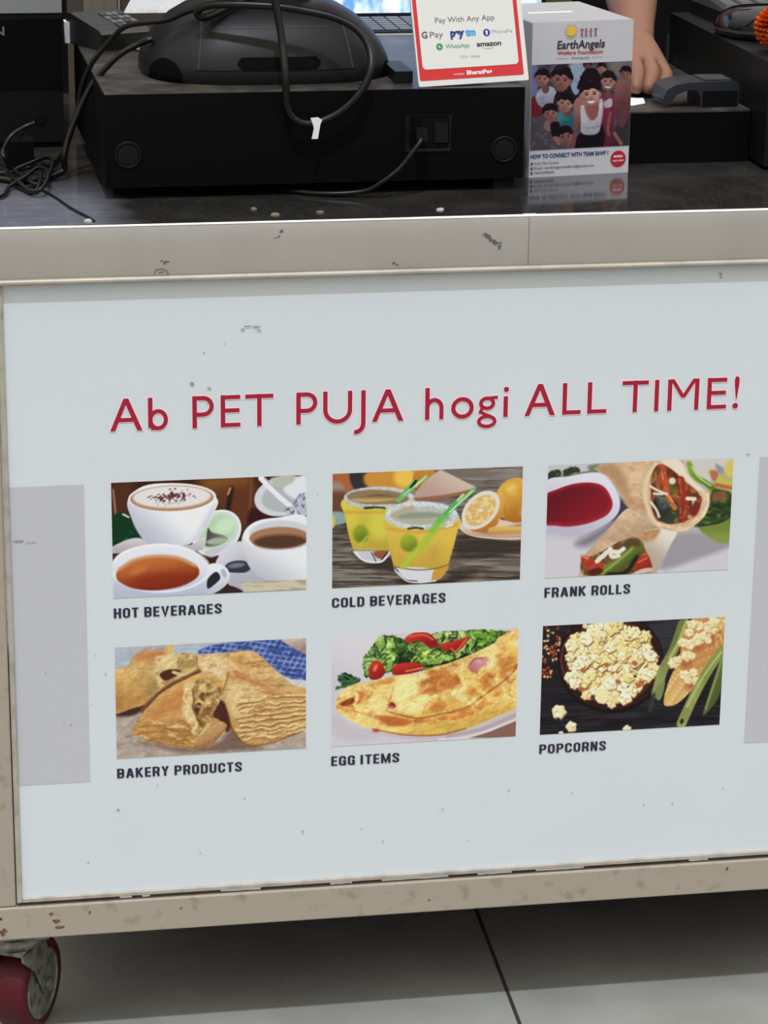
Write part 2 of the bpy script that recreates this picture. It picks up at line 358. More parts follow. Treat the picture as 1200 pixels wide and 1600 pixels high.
    p.poly([(78, 620), (100, 575), (180, 525), (300, 500), (430, 510), (530, 555), (550, 600), (520, 640), (430, 680), (300, 700), (180, 690), (100, 655)], (196, 112, 58), (132, 46, 24), (320, 520, 350, 690), soft=8)
    p.line([(95, 580), (180, 528), (300, 505), (430, 514), (528, 558)], 16, (206, 164, 128), soft=16)
    p.ell(330, 640, 150, 36, -3, (142, 52, 26), soft=50, op=.7); p.ell(200, 590, 50, 16, -20, (214, 130, 82), soft=30, op=.6)
    p.poly([(600, 560), (650, 545), (705, 570), (724, 620), (700, 670), (640, 712), (590, 722), (596, 640)], (230, 232, 238), (190, 194, 210), (640, 560, 640, 720), soft=6)
    p.poly([(598, 636), (640, 594), (664, 606), (668, 632), (640, 662), (598, 688)], (44, 46, 50), soft=6); p.ell(690, 600, 14, 26, -20, (178, 182, 196), soft=10)
    p.ell(1030, 160, 168, 112, -14, (208, 212, 216), soft=7); p.ell(1045, 160, 140, 88, -14, (178, 184, 184), soft=14)
    p.poly([(1030, 120), (1095, 60), (1165, 40), (1165, 160), (1100, 180)], (222, 226, 232), soft=20); p.poly([(960, 60), (1085, 45), (1080, 85), (1000, 110)], (186, 190, 176), soft=16)
    p.line([(905, 60), (1010, 165), (1120, 250)], 34, (230, 232, 236), soft=7); p.line([(925, 60), (1030, 160), (1130, 240)], 8, (170, 174, 184), soft=6)
    b = p.poly([(1030, 240), (1080, 210), (1120, 150), (1160, 150), (1160, 270), (1090, 275)], (186, 190, 206), soft=10); p.tone(b, (90, 92, 104), .7, 22, 18, .5, .62, 8); p.tone(b, (236, 236, 242), .7, 20, 26, .55, .65, 2)
    m = p.poly([(797, 385), (800, 480), (838, 568), (900, 624), (990, 643), (1080, 641), (1170, 618), (1170, 290), (980, 285), (860, 312)], (230, 231, 235), (188, 190, 200), (980, 420, 850, 640), soft=6)
    p.ell(1000, 378, 196, 90, -2, (236, 237, 240), soft=10); p.ell(1010, 372, 176, 74, -2, (204, 206, 212), soft=18)
    p.ell(1005, 398, 170, 62, -2, (170, 126, 94), soft=8); p.ell(1010, 420, 150, 40, -2, (92, 62, 48), soft=24)
    w = p.poly([(785, 652), (1165, 634), (1165, 690), (800, 708)], (204, 196, 170), soft=7, curve=False); p.tone(w, (150, 140, 112), .6, 60, 12, .5, .7, 3)
    return p.img
def pic_cold():
    p = Pic([(55, 75), (1168, 35), (1148, 688), (52, 742)], NX, NY, (122, 112, 106)); F = np.ones(p.X.shape)
    low = p.poly([(40, 330), (600, 300), (1180, 330), (1180, 760), (40, 760)], (108, 98, 86), curve=False, soft=60)
    p.tone(F, (70, 62, 56), .8, 260, 16, .48, .66, 2); p.tone(F, (156, 150, 140), .7, 220, 11, .5, .66, 9); p.tone(low, (52, 44, 38), .7, 300, 22, .55, .7, 5)
    p.poly([(55, 80), (165, 70), (170, 150), (130, 190), (60, 190)], (176, 104, 62), soft=24); p.poly([(50, 140), (120, 150), (130, 300), (50, 320)], (112, 74, 56), (156, 140, 134), (60, 200, 60, 150), soft=24)
    p.poly([(160, 60), (280, 60), (265, 150), (180, 160)], (58, 56, 58), soft=14); p.poly([(270, 60), (560, 50), (560, 150), (440, 170), (262, 150)], (204, 146, 62), soft=22)
    p.ell(478, 95, 62, 60, 0, (236, 194, 84), soft=34); p.ell(596, 98, 70, 62, -10, (202, 138, 58), (168, 100, 44), (590, 60, 600, 160), soft=10)
    p.poly([(525, 210), (590, 120), (690, 52), (896, 155), (870, 178), (560, 222)], (208, 186, 170), (190, 158, 146), (760, 60, 640, 220), curve=False, soft=8); p.line([(550, 226), (740, 205), (885, 172)], 20, (160, 104, 82), soft=10)
    p.poly([(50, 300), (128, 305), (130, 360), (50, 368)], (142, 166, 166), soft=14); p.ell(56, 352, 14, 40, 0, (210, 190, 90), soft=10)
    p.poly([(780, 450), (1170, 455), (1160, 520), (860, 540), (770, 520)], (62, 54, 50), soft=60, op=.9)
    p.poly([(786, 372), (850, 425), (1000, 455), (1170, 455), (1170, 360), (900, 350)], (196, 160, 136), (222, 200, 184), (0, 450, 0, 380), soft=8); p.line([(792, 385), (860, 432), (1000, 452), (1165, 452)], 7, (226, 204, 186))
    p.poly([(850, 380), (1000, 395), (1160, 370), (1160, 400), (960, 425)], (110, 84, 70), soft=24, op=.7)
    l = p.ell(1128, 232, 120, 130, 8, (220, 166, 66), (176, 112, 44), (1080, 160, 1140, 370), soft=7); p.tone(l, (240, 200, 110), .5, 40, 40, .5, .8, 3); p.ell(1100, 160, 30, 20, -30, (246, 214, 130), soft=40, op=.7)
    p.poly([(880, 250), (1000, 185), (1045, 225), (1050, 300), (1010, 380), (930, 412), (860, 395)], (220, 166, 74), (190, 120, 54), (1000, 200, 960, 410), soft=7)
    p.ell(922, 288, 132, 88, -46, (224, 218, 206), soft=7); f = p.ell(922, 290, 106, 68, -46, (216, 178, 108), soft=12)
    p.tone(f, (236, 214, 160), .8, 22, 22, .5, .62, 4)
    for k in range(9):
        a = k * 2 * np.pi / 9; p.line([(924, 288), (924 + 95 * np.cos(a), 288 + 85 * np.sin(a))], 4, (232, 212, 170), soft=10, op=.4, clip=f)
    p.ell(924, 288, 12, 10, 0, (232, 222, 196), soft=10)
    p.poly([(1030, 340), (1080, 370), (1060, 395), (1030, 380)], (226, 196, 170), soft=14); p.poly([(965, 405), (1000, 385), (1165, 385), (1165, 420), (980, 425)], (224, 186, 100), (198, 150, 80), (0, 385, 0, 425), soft=8)
    # glass behind
    p.poly([(190, 540), (400, 540), (480, 640), (380, 650), (240, 600)], (52, 44, 38), soft=50, op=.7)
    m = p.poly([(116, 225), (128, 320), (150, 430), (184, 530), (235, 580), (330, 592), (372, 560), (470, 420), (540, 230), (330, 150)], (214, 198, 76), (196, 172, 66), (0, 260, 0, 520), soft=6, nz=(.08, 120))
    p.poly([(180, 520), (385, 525), (372, 570), (330, 594), (245, 588)], (198, 200, 206), soft=7); p.poly([(300, 530), (380, 525), (350, 570), (310, 560)], (150, 92, 52), soft=9); p.line([(190, 530), (235, 578), (330, 590), (372, 560)], 7, (240, 240, 244)); p.line([(285, 535), (310, 585)], 6, (60, 56, 60)); p.line([(345, 575), (378, 530)], 7, (54, 48, 48))
    p.line([(180, 520), (385, 524)], 6, (150, 116, 50)); p.line([(128, 300), (360, 300)], 16, (206, 154, 74), soft=16, op=.7)
    p.ell(328, 212, 206, 62, 0, (196, 200, 200), soft=8, nz=(.2, 14)); p.ell(322, 214, 182, 46, 2, (150, 124, 92), soft=10); p.poly([(160, 225), (320, 195), (470, 215), (380, 232), (250, 240)], (204, 172, 108), (110, 92, 70), (0, 235, 0, 195), soft=10); p.line([(150, 248), (250, 264), (420, 262)], 20, (190, 196, 192), soft=10, nz=(.2, 12))
    p.line([(245, 275), (300, 272), (360, 276)], 14, (52, 76, 42), soft=8, nz=(.4, 10)); p.line([(300, 280), (350, 282)], 8, (190, 200, 90))
    p.ell(222, 425, 46, 52, 0, (152, 168, 46), (108, 128, 40), (200, 380, 240, 470), soft=18); p.line([(215, 490), (260, 440)], 16, (190, 200, 70), soft=12, op=.7); p.ell(330, 390, 60, 70, 0, (216, 212, 84), soft=60, op=.7)
    p.line([(440, 232), (605, 92)], 20, (126, 190, 118)); p.line([(440, 222), (545, 112)], 16, (112, 178, 112)); p.line([(515, 158), (545, 118)], 15, (34, 46, 34)); p.line([(545, 150), (604, 90)], 9, (206, 214, 120)); p.line([(470, 200), (580, 112)], 5, (206, 232, 196))
    # glass in front
    p.poly([(440, 690), (700, 690), (760, 640), (900, 650), (720, 730), (500, 735)], (50, 42, 38), soft=50, op=.7)
    m = p.poly([(360, 335), (376, 440), (400, 560), (428, 640), (480, 695), (560, 706), (660, 696), (712, 655), (752, 540), (784, 420), (796, 330), (580, 250)], (220, 190, 82), (208, 170, 72), (0, 380, 0, 620), soft=6, nz=(.08, 130))
    p.poly([(425, 622), (660, 632), (632, 694), (560, 706), (480, 692)], (212, 216, 222), soft=7); p.poly([(655, 630), (735, 605), (712, 655), (640, 695)], (204, 156, 66), soft=8); p.line([(425, 625), (480, 690), (550, 700)], 7, (58, 54, 56)); p.line([(440, 650), (490, 698), (570, 708), (660, 698)], 6, (240, 242, 245))
    p.line([(415, 615), (540, 634), (660, 626), (745, 600)], 8, (152, 118, 46)); p.line([(385, 395), (560, 415), (780, 375)], 18, (202, 146, 70), soft=18, op=.6)
    p.ell(578, 316, 214, 80, 1, (204, 210, 212), soft=8, nz=(.2, 14)); p.poly([(400, 310), (520, 262), (525, 300), (440, 340)], (190, 168, 130), soft=14); p.ell(590, 330, 150, 32, 0, (110, 128, 116), soft=16); p.poly([(440, 340), (560, 335), (700, 330), (740, 350), (620, 372), (500, 366)], (176, 182, 150), soft=14); p.ell(580, 322, 190, 58, 1, (176, 176, 158), soft=14, op=.55); p.line([(372, 335), (440, 372), (560, 386), (700, 376), (785, 330)], 24, (200, 206, 208), soft=10, nz=(.22, 12))
    p.line([(500, 396), (545, 390), (585, 396)], 12, (58, 76, 44), soft=7, nz=(.4, 10)); p.line([(720, 385), (760, 372)], 8, (236, 240, 236))
    p.ell(502, 478, 52, 52, 0, (170, 180, 52), (118, 136, 42), (480, 430, 520, 530), soft=18)
    p.line([(468, 612), (560, 515), (690, 360)], 40, (168, 196, 62), soft=16, op=.8); p.line([(462, 615), (560, 520)], 14, (200, 196, 80), soft=14, op=.6)
    p.line([(680, 352), (884, 166)], 22, (112, 190, 104)); p.line([(676, 348), (820, 200)], 20, (88, 182, 96)); p.line([(740, 300), (876, 176)], 7, (206, 234, 190)); p.line([(790, 232), (820, 200)], 14, (214, 206, 150)); p.line([(640, 400), (700, 330)], 34, (120, 190, 90), soft=10, op=.7)
    return p.img
def pic_rolls():
    p = Pic([(63, 63), (1168, 25), (1135, 690), (44, 728)], NX, NY, (184, 180, 184)); F = np.ones(p.X.shape)
    p.poly([(40, 480), (250, 490), (420, 430), (300, 620), (240, 740), (30, 740)], (206, 202, 208), soft=70)
    p.poly([(480, 260), (560, 340), (420, 460), (300, 540), (230, 520), (420, 400)], (132, 126, 138), soft=50); p.poly([(470, 270), (560, 320), (500, 360), (440, 380)], (74, 70, 84), soft=34)
    p.poly([(700, 700), (850, 660), (1140, 560), (1150, 700), (900, 740)], (204, 202, 210), soft=16); p.poly([(770, 560), (860, 470), (1140, 500), (1130, 560), (900, 640), (740, 680)], (160, 154, 160), soft=40)
    p.poly([(60, 60), (330, 50), (350, 100), (200, 130), (60, 160)], (196, 196, 200), soft=20)
    for a in ([(60, 150), (75, 100), (130, 90), (130, 145)], [(155, 130), (165, 80), (230, 75), (245, 105), (200, 125)]):
        g = p.poly(a, (52, 66, 50), soft=10, wob=(16, 20)); p.tone(g, (100, 120, 90), .6, 20, 20, .5, .7, 3)
    p.line([(130, 140), (250, 115), (350, 100)], 14, (70, 84, 66), soft=14, op=.8); p.poly([(300, 70), (360, 60), (350, 110), (310, 100)], (120, 130, 100), soft=20)
    p.poly([(40, 170), (190, 128), (330, 107), (405, 128), (455, 195), (487, 275), (478, 345), (420, 402), (300, 462), (190, 484), (110, 465), (35, 432)], (222, 220, 230), (188, 184, 204), (330, 120, 180, 480), soft=6)
    p.poly([(40, 250), (115, 205), (220, 172), (330, 168), (400, 198), (442, 275), (436, 328), (395, 370), (300, 408), (190, 426), (110, 420), (40, 400)], (170, 44, 60), soft=7)
    p.poly([(40, 260), (120, 215), (230, 185), (330, 184), (390, 214), (428, 275), (420, 320), (380, 356), (290, 394), (190, 412), (110, 404), (40, 390)], (112, 26, 40), (140, 32, 46), (150, 220, 300, 390), soft=26)
    # salad to the right
    p.poly([(880, 40), (1180, 20), (1180, 180), (1010, 190), (930, 130)], (204, 202, 196), soft=24); sal = p.poly([(1000, 240), (1060, 130), (1180, 110), (1180, 300), (1050, 300)], (186, 176, 120), soft=24)
    p.line([(900, 60), (930, 130), (1000, 175), (1045, 210)], 34, (134, 166, 60), (90, 126, 44), (900, 60, 1045, 210), soft=12); p.line([(915, 80), (960, 140), (1030, 190)], 8, (196, 214, 130)); p.line([(1030, 110), (1090, 160), (1160, 190)], 34, (196, 190, 90), soft=14); p.line([(1060, 185), (1160, 205)], 22, (186, 110, 56), soft=12); p.poly([(1030, 100), (1075, 110), (1060, 160), (1035, 150)], (190, 110, 90), soft=14); p.poly([(1060, 60), (1110, 90), (1100, 120), (1070, 110)], (150, 152, 160), soft=16); p.poly([(1120, 60), (1170, 40), (1165, 130), (1125, 130)], (212, 196, 100), soft=20)
    g = p.poly([(930, 430), (1000, 330), (1040, 220), (1100, 215), (1160, 250), (1150, 400), (1040, 420)], (62, 84, 44), soft=12); p.tone(g, (110, 140, 66), .8, 46, 30, .5, .66, 5); p.tone(g, (34, 44, 30), .7, 60, 24, .55, .7, 9); p.poly([(1040, 240), (1110, 220), (1130, 260), (1060, 285)], (150, 92, 66), soft=16, op=.8)
    p.poly([(960, 440), (1050, 420), (1150, 405), (1145, 520), (1080, 530), (1010, 490)], (122, 140, 62), (142, 156, 80), (0, 430, 0, 520), soft=14); p.line([(960, 430), (1080, 410), (1150, 370)], 10, (40, 54, 34), soft=10)
    # lower roll
    m = p.poly([(535, 320), (620, 370), (700, 428), (825, 455), (790, 540), (740, 630), (700, 695), (560, 720), (270, 724), (254, 680), (262, 615), (340, 530), (430, 430)], (214, 184, 152), (190, 156, 124), (480, 340, 560, 520), soft=6, nz=(.1, 50)); p.tone(m, (232, 210, 184), .6, 60, 50, .5, .75, 3); p.tone(m, (176, 134, 98), .35, 30, 24, .6, .75, 6)
    p.poly([(720, 440), (828, 455), (790, 540), (715, 690), (690, 690), (650, 560), (600, 470)], (228, 218, 206), (186, 170, 154), (780, 470, 680, 620), soft=9); p.poly([(590, 470), (720, 445), (700, 500), (640, 520)], (188, 144, 100), soft=24, nz=(.2, 24))
    o = p.poly([(262, 630), (350, 590), (440, 540), (520, 505), (600, 500), (645, 580), (680, 690), (560, 715), (290, 716)], (118, 82, 52), soft=8, nz=(.3, 30)); p.tone(o, (190, 168, 130), .7, 36, 30, .52, .66, 3)
    p.line([(400, 700), (500, 640), (590, 545)], 78, (122, 138, 58), (84, 96, 44), (460, 600, 520, 680), soft=10, clip=None); p.line([(380, 705), (480, 630), (560, 560)], 14, (150, 166, 84), soft=10); p.line([(500, 560), (560, 520), (590, 530)], 44, (96, 78, 46), soft=18); p.line([(420, 712), (520, 700), (590, 610)], 26, (42, 40, 28), soft=16)
    r = p.poly([(575, 660), (610, 610), (655, 600), (676, 660), (670, 690), (590, 690)], (186, 62, 44), (150, 44, 34), (600, 610, 640, 690), soft=9); p.line([(600, 640), (650, 615)], 7, (216, 130, 96))
    p.poly([(256, 600), (280, 600), (350, 630), (395, 650), (380, 680), (320, 690), (270, 650)], (176, 66, 46), soft=9, nz=(.2, 24)); p.line([(258, 600), (300, 616)], 8, (220, 150, 110)); p.poly([(300, 690), (360, 670), (390, 690), (360, 712), (310, 712)], (90, 44, 30), soft=12)
    for a in ([(352, 632), (400, 590), (432, 562)], [(430, 560), (440, 605), (480, 600)], [(440, 575), (480, 578), (510, 560)]): p.line(a, 26, (228, 222, 206), soft=8)
    p.poly([(560, 710), (620, 680), (680, 675), (680, 695), (600, 712)], (206, 190, 170), soft=8)
    # upper roll
    m = p.poly([(340, 80), (440, 55), (600, 42), (840, 30), (885, 110), (960, 190), (1012, 235), (1016, 300), (985, 380), (880, 455), (800, 455), (720, 432), (620, 360), (530, 310), (490, 230), (430, 140), (360, 100)], (214, 180, 144), (196, 158, 120), (640, 60, 520, 330), soft=6, nz=(.1, 46))
    p.tone(m, (232, 208, 178), .6, 80, 60, .5, .75, 3); p.tone(m, (176, 130, 92), .4, 34, 20, .6, .75, 8); p.poly([(345, 75), (450, 60), (520, 150), (560, 300), (480, 200), (420, 130)], (176, 134, 98), soft=36, op=.7)
    p.line([(700, 60), (650, 150), (640, 260), (680, 380), (730, 425)], 26, (228, 202, 168), soft=16); p.poly([(730, 40), (840, 36), (900, 130), (1000, 232), (960, 225), (850, 130)], (232, 218, 196), soft=14)
    o = p.poly([(672, 190), (690, 90), (735, 62), (800, 95), (870, 160), (965, 240), (972, 300), (930, 370), (860, 405), (780, 418), (715, 400), (678, 320)], (122, 62, 40), soft=8, nz=(.3, 34)); p.tone(o, (170, 96, 56), .7, 40, 40, .5, .66, 4)
    p.poly([(690, 270), (770, 250), (840, 310), (845, 400), (760, 412), (712, 380)], (42, 46, 40), (66, 74, 62), (720, 270, 820, 400), soft=14); p.poly([(700, 260), (740, 240), (790, 290), (740, 330)], (78, 92, 90), soft=16)
    p.line([(735, 85), (752, 150), (770, 230)], 44, (190, 84, 50), soft=9); p.line([(735, 90), (745, 150)], 8, (226, 140, 96)); p.line([(775, 250), (815, 320)], 32, (206, 110, 52), soft=9); p.line([(780, 250), (810, 300)], 8, (236, 160, 100)); p.line([(850, 155), (868, 250), (862, 385)], 46, (158, 56, 40), soft=9); p.line([(840, 150), (856, 230)], 10, (196, 96, 66)); p.ell(806, 205, 24, 50, -10, (108, 104, 52), soft=10); p.ell(800, 160, 20, 20, 0, (224, 216, 190), soft=9); p.ell(690, 140, 18, 36, 10, (150, 110, 60), soft=14)
    p.flakes(60, (680, 970, 80, 410), 36, [(200, 110, 60), (96, 50, 36), (190, 150, 90), (60, 56, 40)], 11, o, ang=60, jit=.8, seed=5, bend=.2, op=.45)
    for a in ([(668, 190), (710, 215), (770, 240)], [(672, 285), (705, 330), (722, 372)], [(690, 235), (740, 238)]): p.line(a, 14, (226, 218, 196), soft=7)
    p.line([(890, 265), (935, 268)], 22, (232, 222, 204), soft=8); p.line([(925, 270), (925, 310)], 12, (226, 210, 190), soft=8); p.ell(935, 330, 26, 44, 20, (130, 48, 42), soft=16); p.ell(905, 375, 14, 14, 0, (206, 150, 110), soft=10)
    p.line([(975, 235), (1008, 250), (1006, 310), (970, 375), (880, 440), (800, 440), (720, 415)], 30, (226, 198, 158), soft=10, nz=(.15, 30)); p.line([(1010, 240), (1012, 300), (980, 375)], 8, (240, 224, 196))
    return p.img
def pic_bakery():
    p = Pic([(35, 108), (1155, 42), (1152, 688), (48, 762)], NX, NY, (176, 186, 196)); F = np.ones(p.X.shape)
    t = p.poly([(30, 470), (200, 440), (700, 500), (1160, 300), (1170, 780), (30, 790)], (178, 164, 152), curve=False, soft=40); p.poly([(1020, 280), (1160, 280), (1160, 380), (1100, 340)], (206, 202, 204), soft=20); p.tone(t, (150, 130, 116), .6, 60, 26, .5, .7, 3); p.tone(t, (200, 190, 182), .5, 50, 26, .55, .75, 7)
    c = p.poly([(522, 122), (600, 90), (700, 74), (1020, 48), (1160, 40), (1160, 290), (1060, 282), (960, 226), (890, 150), (700, 132), (530, 142)], (66, 88, 158), curve=False, soft=8)
    for k in range(-8, 26):
        p.line([(500 + k * 36, 300), (640 + k * 36, 30)], 9, (150, 164, 204), soft=9, clip=c, op=.8); p.line([(480, 60 + k * 30 - 40), (1180, 150 + k * 30 - 40)], 8, (172, 184, 214), soft=9, clip=c, op=.75)
    p.tone(c, (44, 60, 128), .6, 36, 26, .5, .65, 5)
    p.poly([(1015, 44), (1180, 30), (1160, 132), (1100, 112), (1050, 84)], (204, 184, 172), (160, 140, 130), (1080, 50, 1100, 120), soft=9)
    p.poly([(40, 470), (150, 455), (230, 440), (160, 500), (50, 512)], (70, 50, 44), soft=20)
    m = p.poly([(25, 275), (100, 215), (150, 165), (205, 125), (320, 118), (350, 92), (385, 92), (375, 150), (440, 140), (520, 150), (532, 200), (520, 255), (430, 300), (330, 360), (250, 430), (120, 470), (25, 485)], (214, 176, 112), (186, 138, 78), (180, 200, 150, 470), soft=7, nz=(.14, 50), wob=(8, 30))
    p.poly([(150, 165), (210, 125), (330, 120), (300, 175), (200, 190)], (190, 120, 72), soft=50, op=.8); p.poly([(250, 250), (350, 150), (500, 160), (520, 240), (420, 280), (330, 330), (260, 400), (220, 380), (230, 310)], (198, 170, 112), soft=26, nz=(.25, 30)); p.poly([(330, 160), (390, 150), (400, 220), (330, 230), (260, 250)], (222, 198, 142), soft=20)
    p.flakes(40, (260, 530, 150, 380), 40, [(230, 204, 146), (150, 106, 60), (238, 216, 162)], 13, m, ang=-20, jit=.8, seed=12, bend=.3, op=.5); p.poly([(300, 262), (350, 235), (420, 240), (390, 275), (330, 300)], (84, 46, 32), soft=12); p.poly([(400, 190), (500, 175), (510, 215), (430, 225)], (176, 144, 92), soft=16); p.line([(380, 250), (440, 265), (500, 245)], 18, (216, 196, 140), soft=10); p.line([(520, 170), (528, 240)], 10, (150, 96, 60), soft=9); p.ell(250, 340, 30, 50, 30, (170, 140, 84), soft=24)
    m2 = p.poly([(530, 152), (600, 140), (700, 135), (800, 122), (860, 132), (920, 180), (1000, 255), (1080, 320), (1165, 355), (1165, 560), (1060, 622), (950, 660), (830, 680), (760, 650), (715, 590), (690, 480), (665, 380), (640, 280), (560, 250), (525, 220)], (218, 182, 122), (192, 146, 88), (820, 150, 880, 660), soft=7, nz=(.12, 60))
    p.poly([(530, 170), (620, 150), (720, 230), (690, 280), (640, 270), (560, 235)], (226, 200, 152), soft=30); p.poly([(690, 250), (760, 240), (900, 300), (1000, 370), (900, 340), (760, 300)], (192, 124, 78), soft=50, op=.8); p.poly([(670, 150), (820, 125), (900, 180), (960, 250), (860, 260), (760, 220)], (216, 176, 112), soft=40); p.ell(800, 190, 60, 24, 15, (198, 146, 88), soft=50, op=.6); p.poly([(690, 330), (760, 300), (900, 350), (840, 420), (800, 500), (740, 520), (700, 430)], (222, 192, 138), soft=30)
    side = p.poly([(800, 430), (960, 385), (1160, 375), (1160, 560), (1060, 622), (950, 658), (830, 676), (765, 645), (725, 590), (760, 500)], (204, 164, 106), soft=30, clip=m2, op=.7)
    for k, (y0, y1, y2) in enumerate(((440, 395, 385), (462, 440, 415), (490, 470, 440), (515, 500, 468), (545, 530, 492), (572, 560, 520), (600, 588, 545), (630, 612, 566), (655, 632, 590))):
        rs = np.random.RandomState(k); x = np.linspace(745 + 14 * (k % 3), 1160, 12); yy = np.interp(x, [745, 930, 1160], [y0, y1, y2]) + rs.randn(12) * 4.5
        p.line(list(zip(x, yy)), rs.uniform(5, 9), (142, 96, 52), soft=8, clip=m2, op=.9); p.line(list(zip(x, yy - 11)), rs.uniform(7, 12), (236, 208, 152), soft=9, clip=m2, op=.8)
    p.flakes(90, (740, 1150, 390, 650), 60, [(150, 102, 56), (232, 204, 148), (168, 118, 66), (240, 216, 164)], 8, side, ang=-6, jit=.25, seed=5, bend=.15, op=.45)
    p.flakes(50, (560, 1050, 150, 420), 50, [(232, 206, 152), (186, 140, 84), (240, 218, 168)], 14, m2, ang=35, jit=.5, seed=2, bend=.15, op=.3)
    p.line([(690, 480), (705, 530), (722, 580), (770, 648)], 9, (112, 70, 42), soft=10); p.line([(660, 380), (690, 300), (700, 250)], 8, (160, 112, 66), soft=12)
    p.tone(m2, (156, 108, 60), .5, 50, 14, .58, .72, 9); p.line([(715, 590), (770, 650), (840, 678), (960, 655), (1090, 605)], 8, (150, 96, 52), soft=10)
    p.line([(200, 480), (270, 400), (360, 330), (450, 285), (530, 245)], 26, (120, 78, 50), soft=18)
    p.poly([(180, 660), (300, 680), (500, 700), (640, 660), (720, 590), (780, 660), (900, 690), (700, 710), (400, 715)], (112, 86, 74), soft=30, op=.75)
    p.poly([(600, 520), (640, 420), (680, 430), (712, 560), (690, 600), (640, 560)], (84, 48, 40), soft=14)
    m = p.poly([(134, 606), (190, 510), (290, 390), (420, 305), (540, 256), (610, 265), (655, 300), (668, 385), (645, 430), (610, 500), (650, 530), (692, 560), (665, 610), (620, 655), (560, 690), (450, 690), (330, 672), (220, 650), (190, 630)], (216, 170, 104), (190, 142, 84), (330, 360, 380, 670), soft=7, nz=(.12, 46), wob=(7, 30))
    p.poly([(230, 500), (330, 400), (440, 330), (470, 360), (400, 470), (290, 530)], (198, 132, 78), soft=60, op=.8); p.poly([(440, 330), (520, 300), (500, 400), (520, 500), (470, 560), (430, 480), (460, 400)], (220, 196, 138), soft=22)
    inn = p.poly([(505, 310), (580, 280), (650, 310), (660, 390), (620, 470), (590, 560), (520, 620), (470, 590), (520, 540), (500, 440)], (178, 142, 84), soft=14, nz=(.3, 34)); p.poly([(520, 330), (590, 310), (640, 340), (600, 365), (540, 370)], (206, 180, 122), soft=14); p.poly([(495, 450), (530, 425), (545, 460), (520, 500)], (96, 58, 36), soft=10); p.poly([(530, 375), (600, 370), (590, 400), (545, 420)], (130, 84, 46), soft=10); p.poly([(545, 470), (600, 440), (590, 520), (560, 570), (530, 560)], (150, 108, 62), soft=14); p.line([(520, 400), (560, 430), (620, 420), (660, 390)], 10, (214, 190, 130), soft=9)
    p.poly([(500, 640), (560, 600), (640, 540), (690, 560), (660, 610), (580, 680), (500, 690)], (196, 158, 104), (160, 116, 74), (560, 600, 600, 680), soft=12); p.line([(600, 510), (585, 560), (540, 610)], 12, (216, 192, 136), soft=9)
    for a in ([(150, 590), (250, 560), (380, 590), (480, 570)], [(170, 620), (300, 600), (430, 620), (520, 610)], [(230, 640), (340, 640), (460, 650)], [(320, 560), (400, 600), (470, 640)]): p.line(a, 8, (160, 114, 64), soft=10, clip=m, op=.8)
    p.flakes(70, (150, 520, 540, 680), 60, [(150, 102, 56), (234, 204, 146), (164, 116, 64)], 8, m, ang=6, jit=.2, seed=6, bend=.12, op=.55); p.flakes(60, (470, 670, 290, 620), 44, [(226, 200, 140), (120, 78, 44), (150, 106, 60), (236, 212, 154)], 14, inn, ang=70, jit=.9, seed=3, bend=.3, op=.5)
    p.line([(460, 340), (440, 400), (470, 450), (455, 500), (515, 545), (500, 590)], 9, (236, 214, 160), soft=8); p.line([(492, 350), (500, 420), (492, 455), (520, 520), (545, 560)], 9, (96, 60, 36), soft=12, op=.8)
    p.line([(200, 642), (330, 672), (480, 692), (590, 680), (690, 565)], 6, (160, 104, 60), soft=8)
    p.relief(F, .35, 36, 26, 4); return p.img
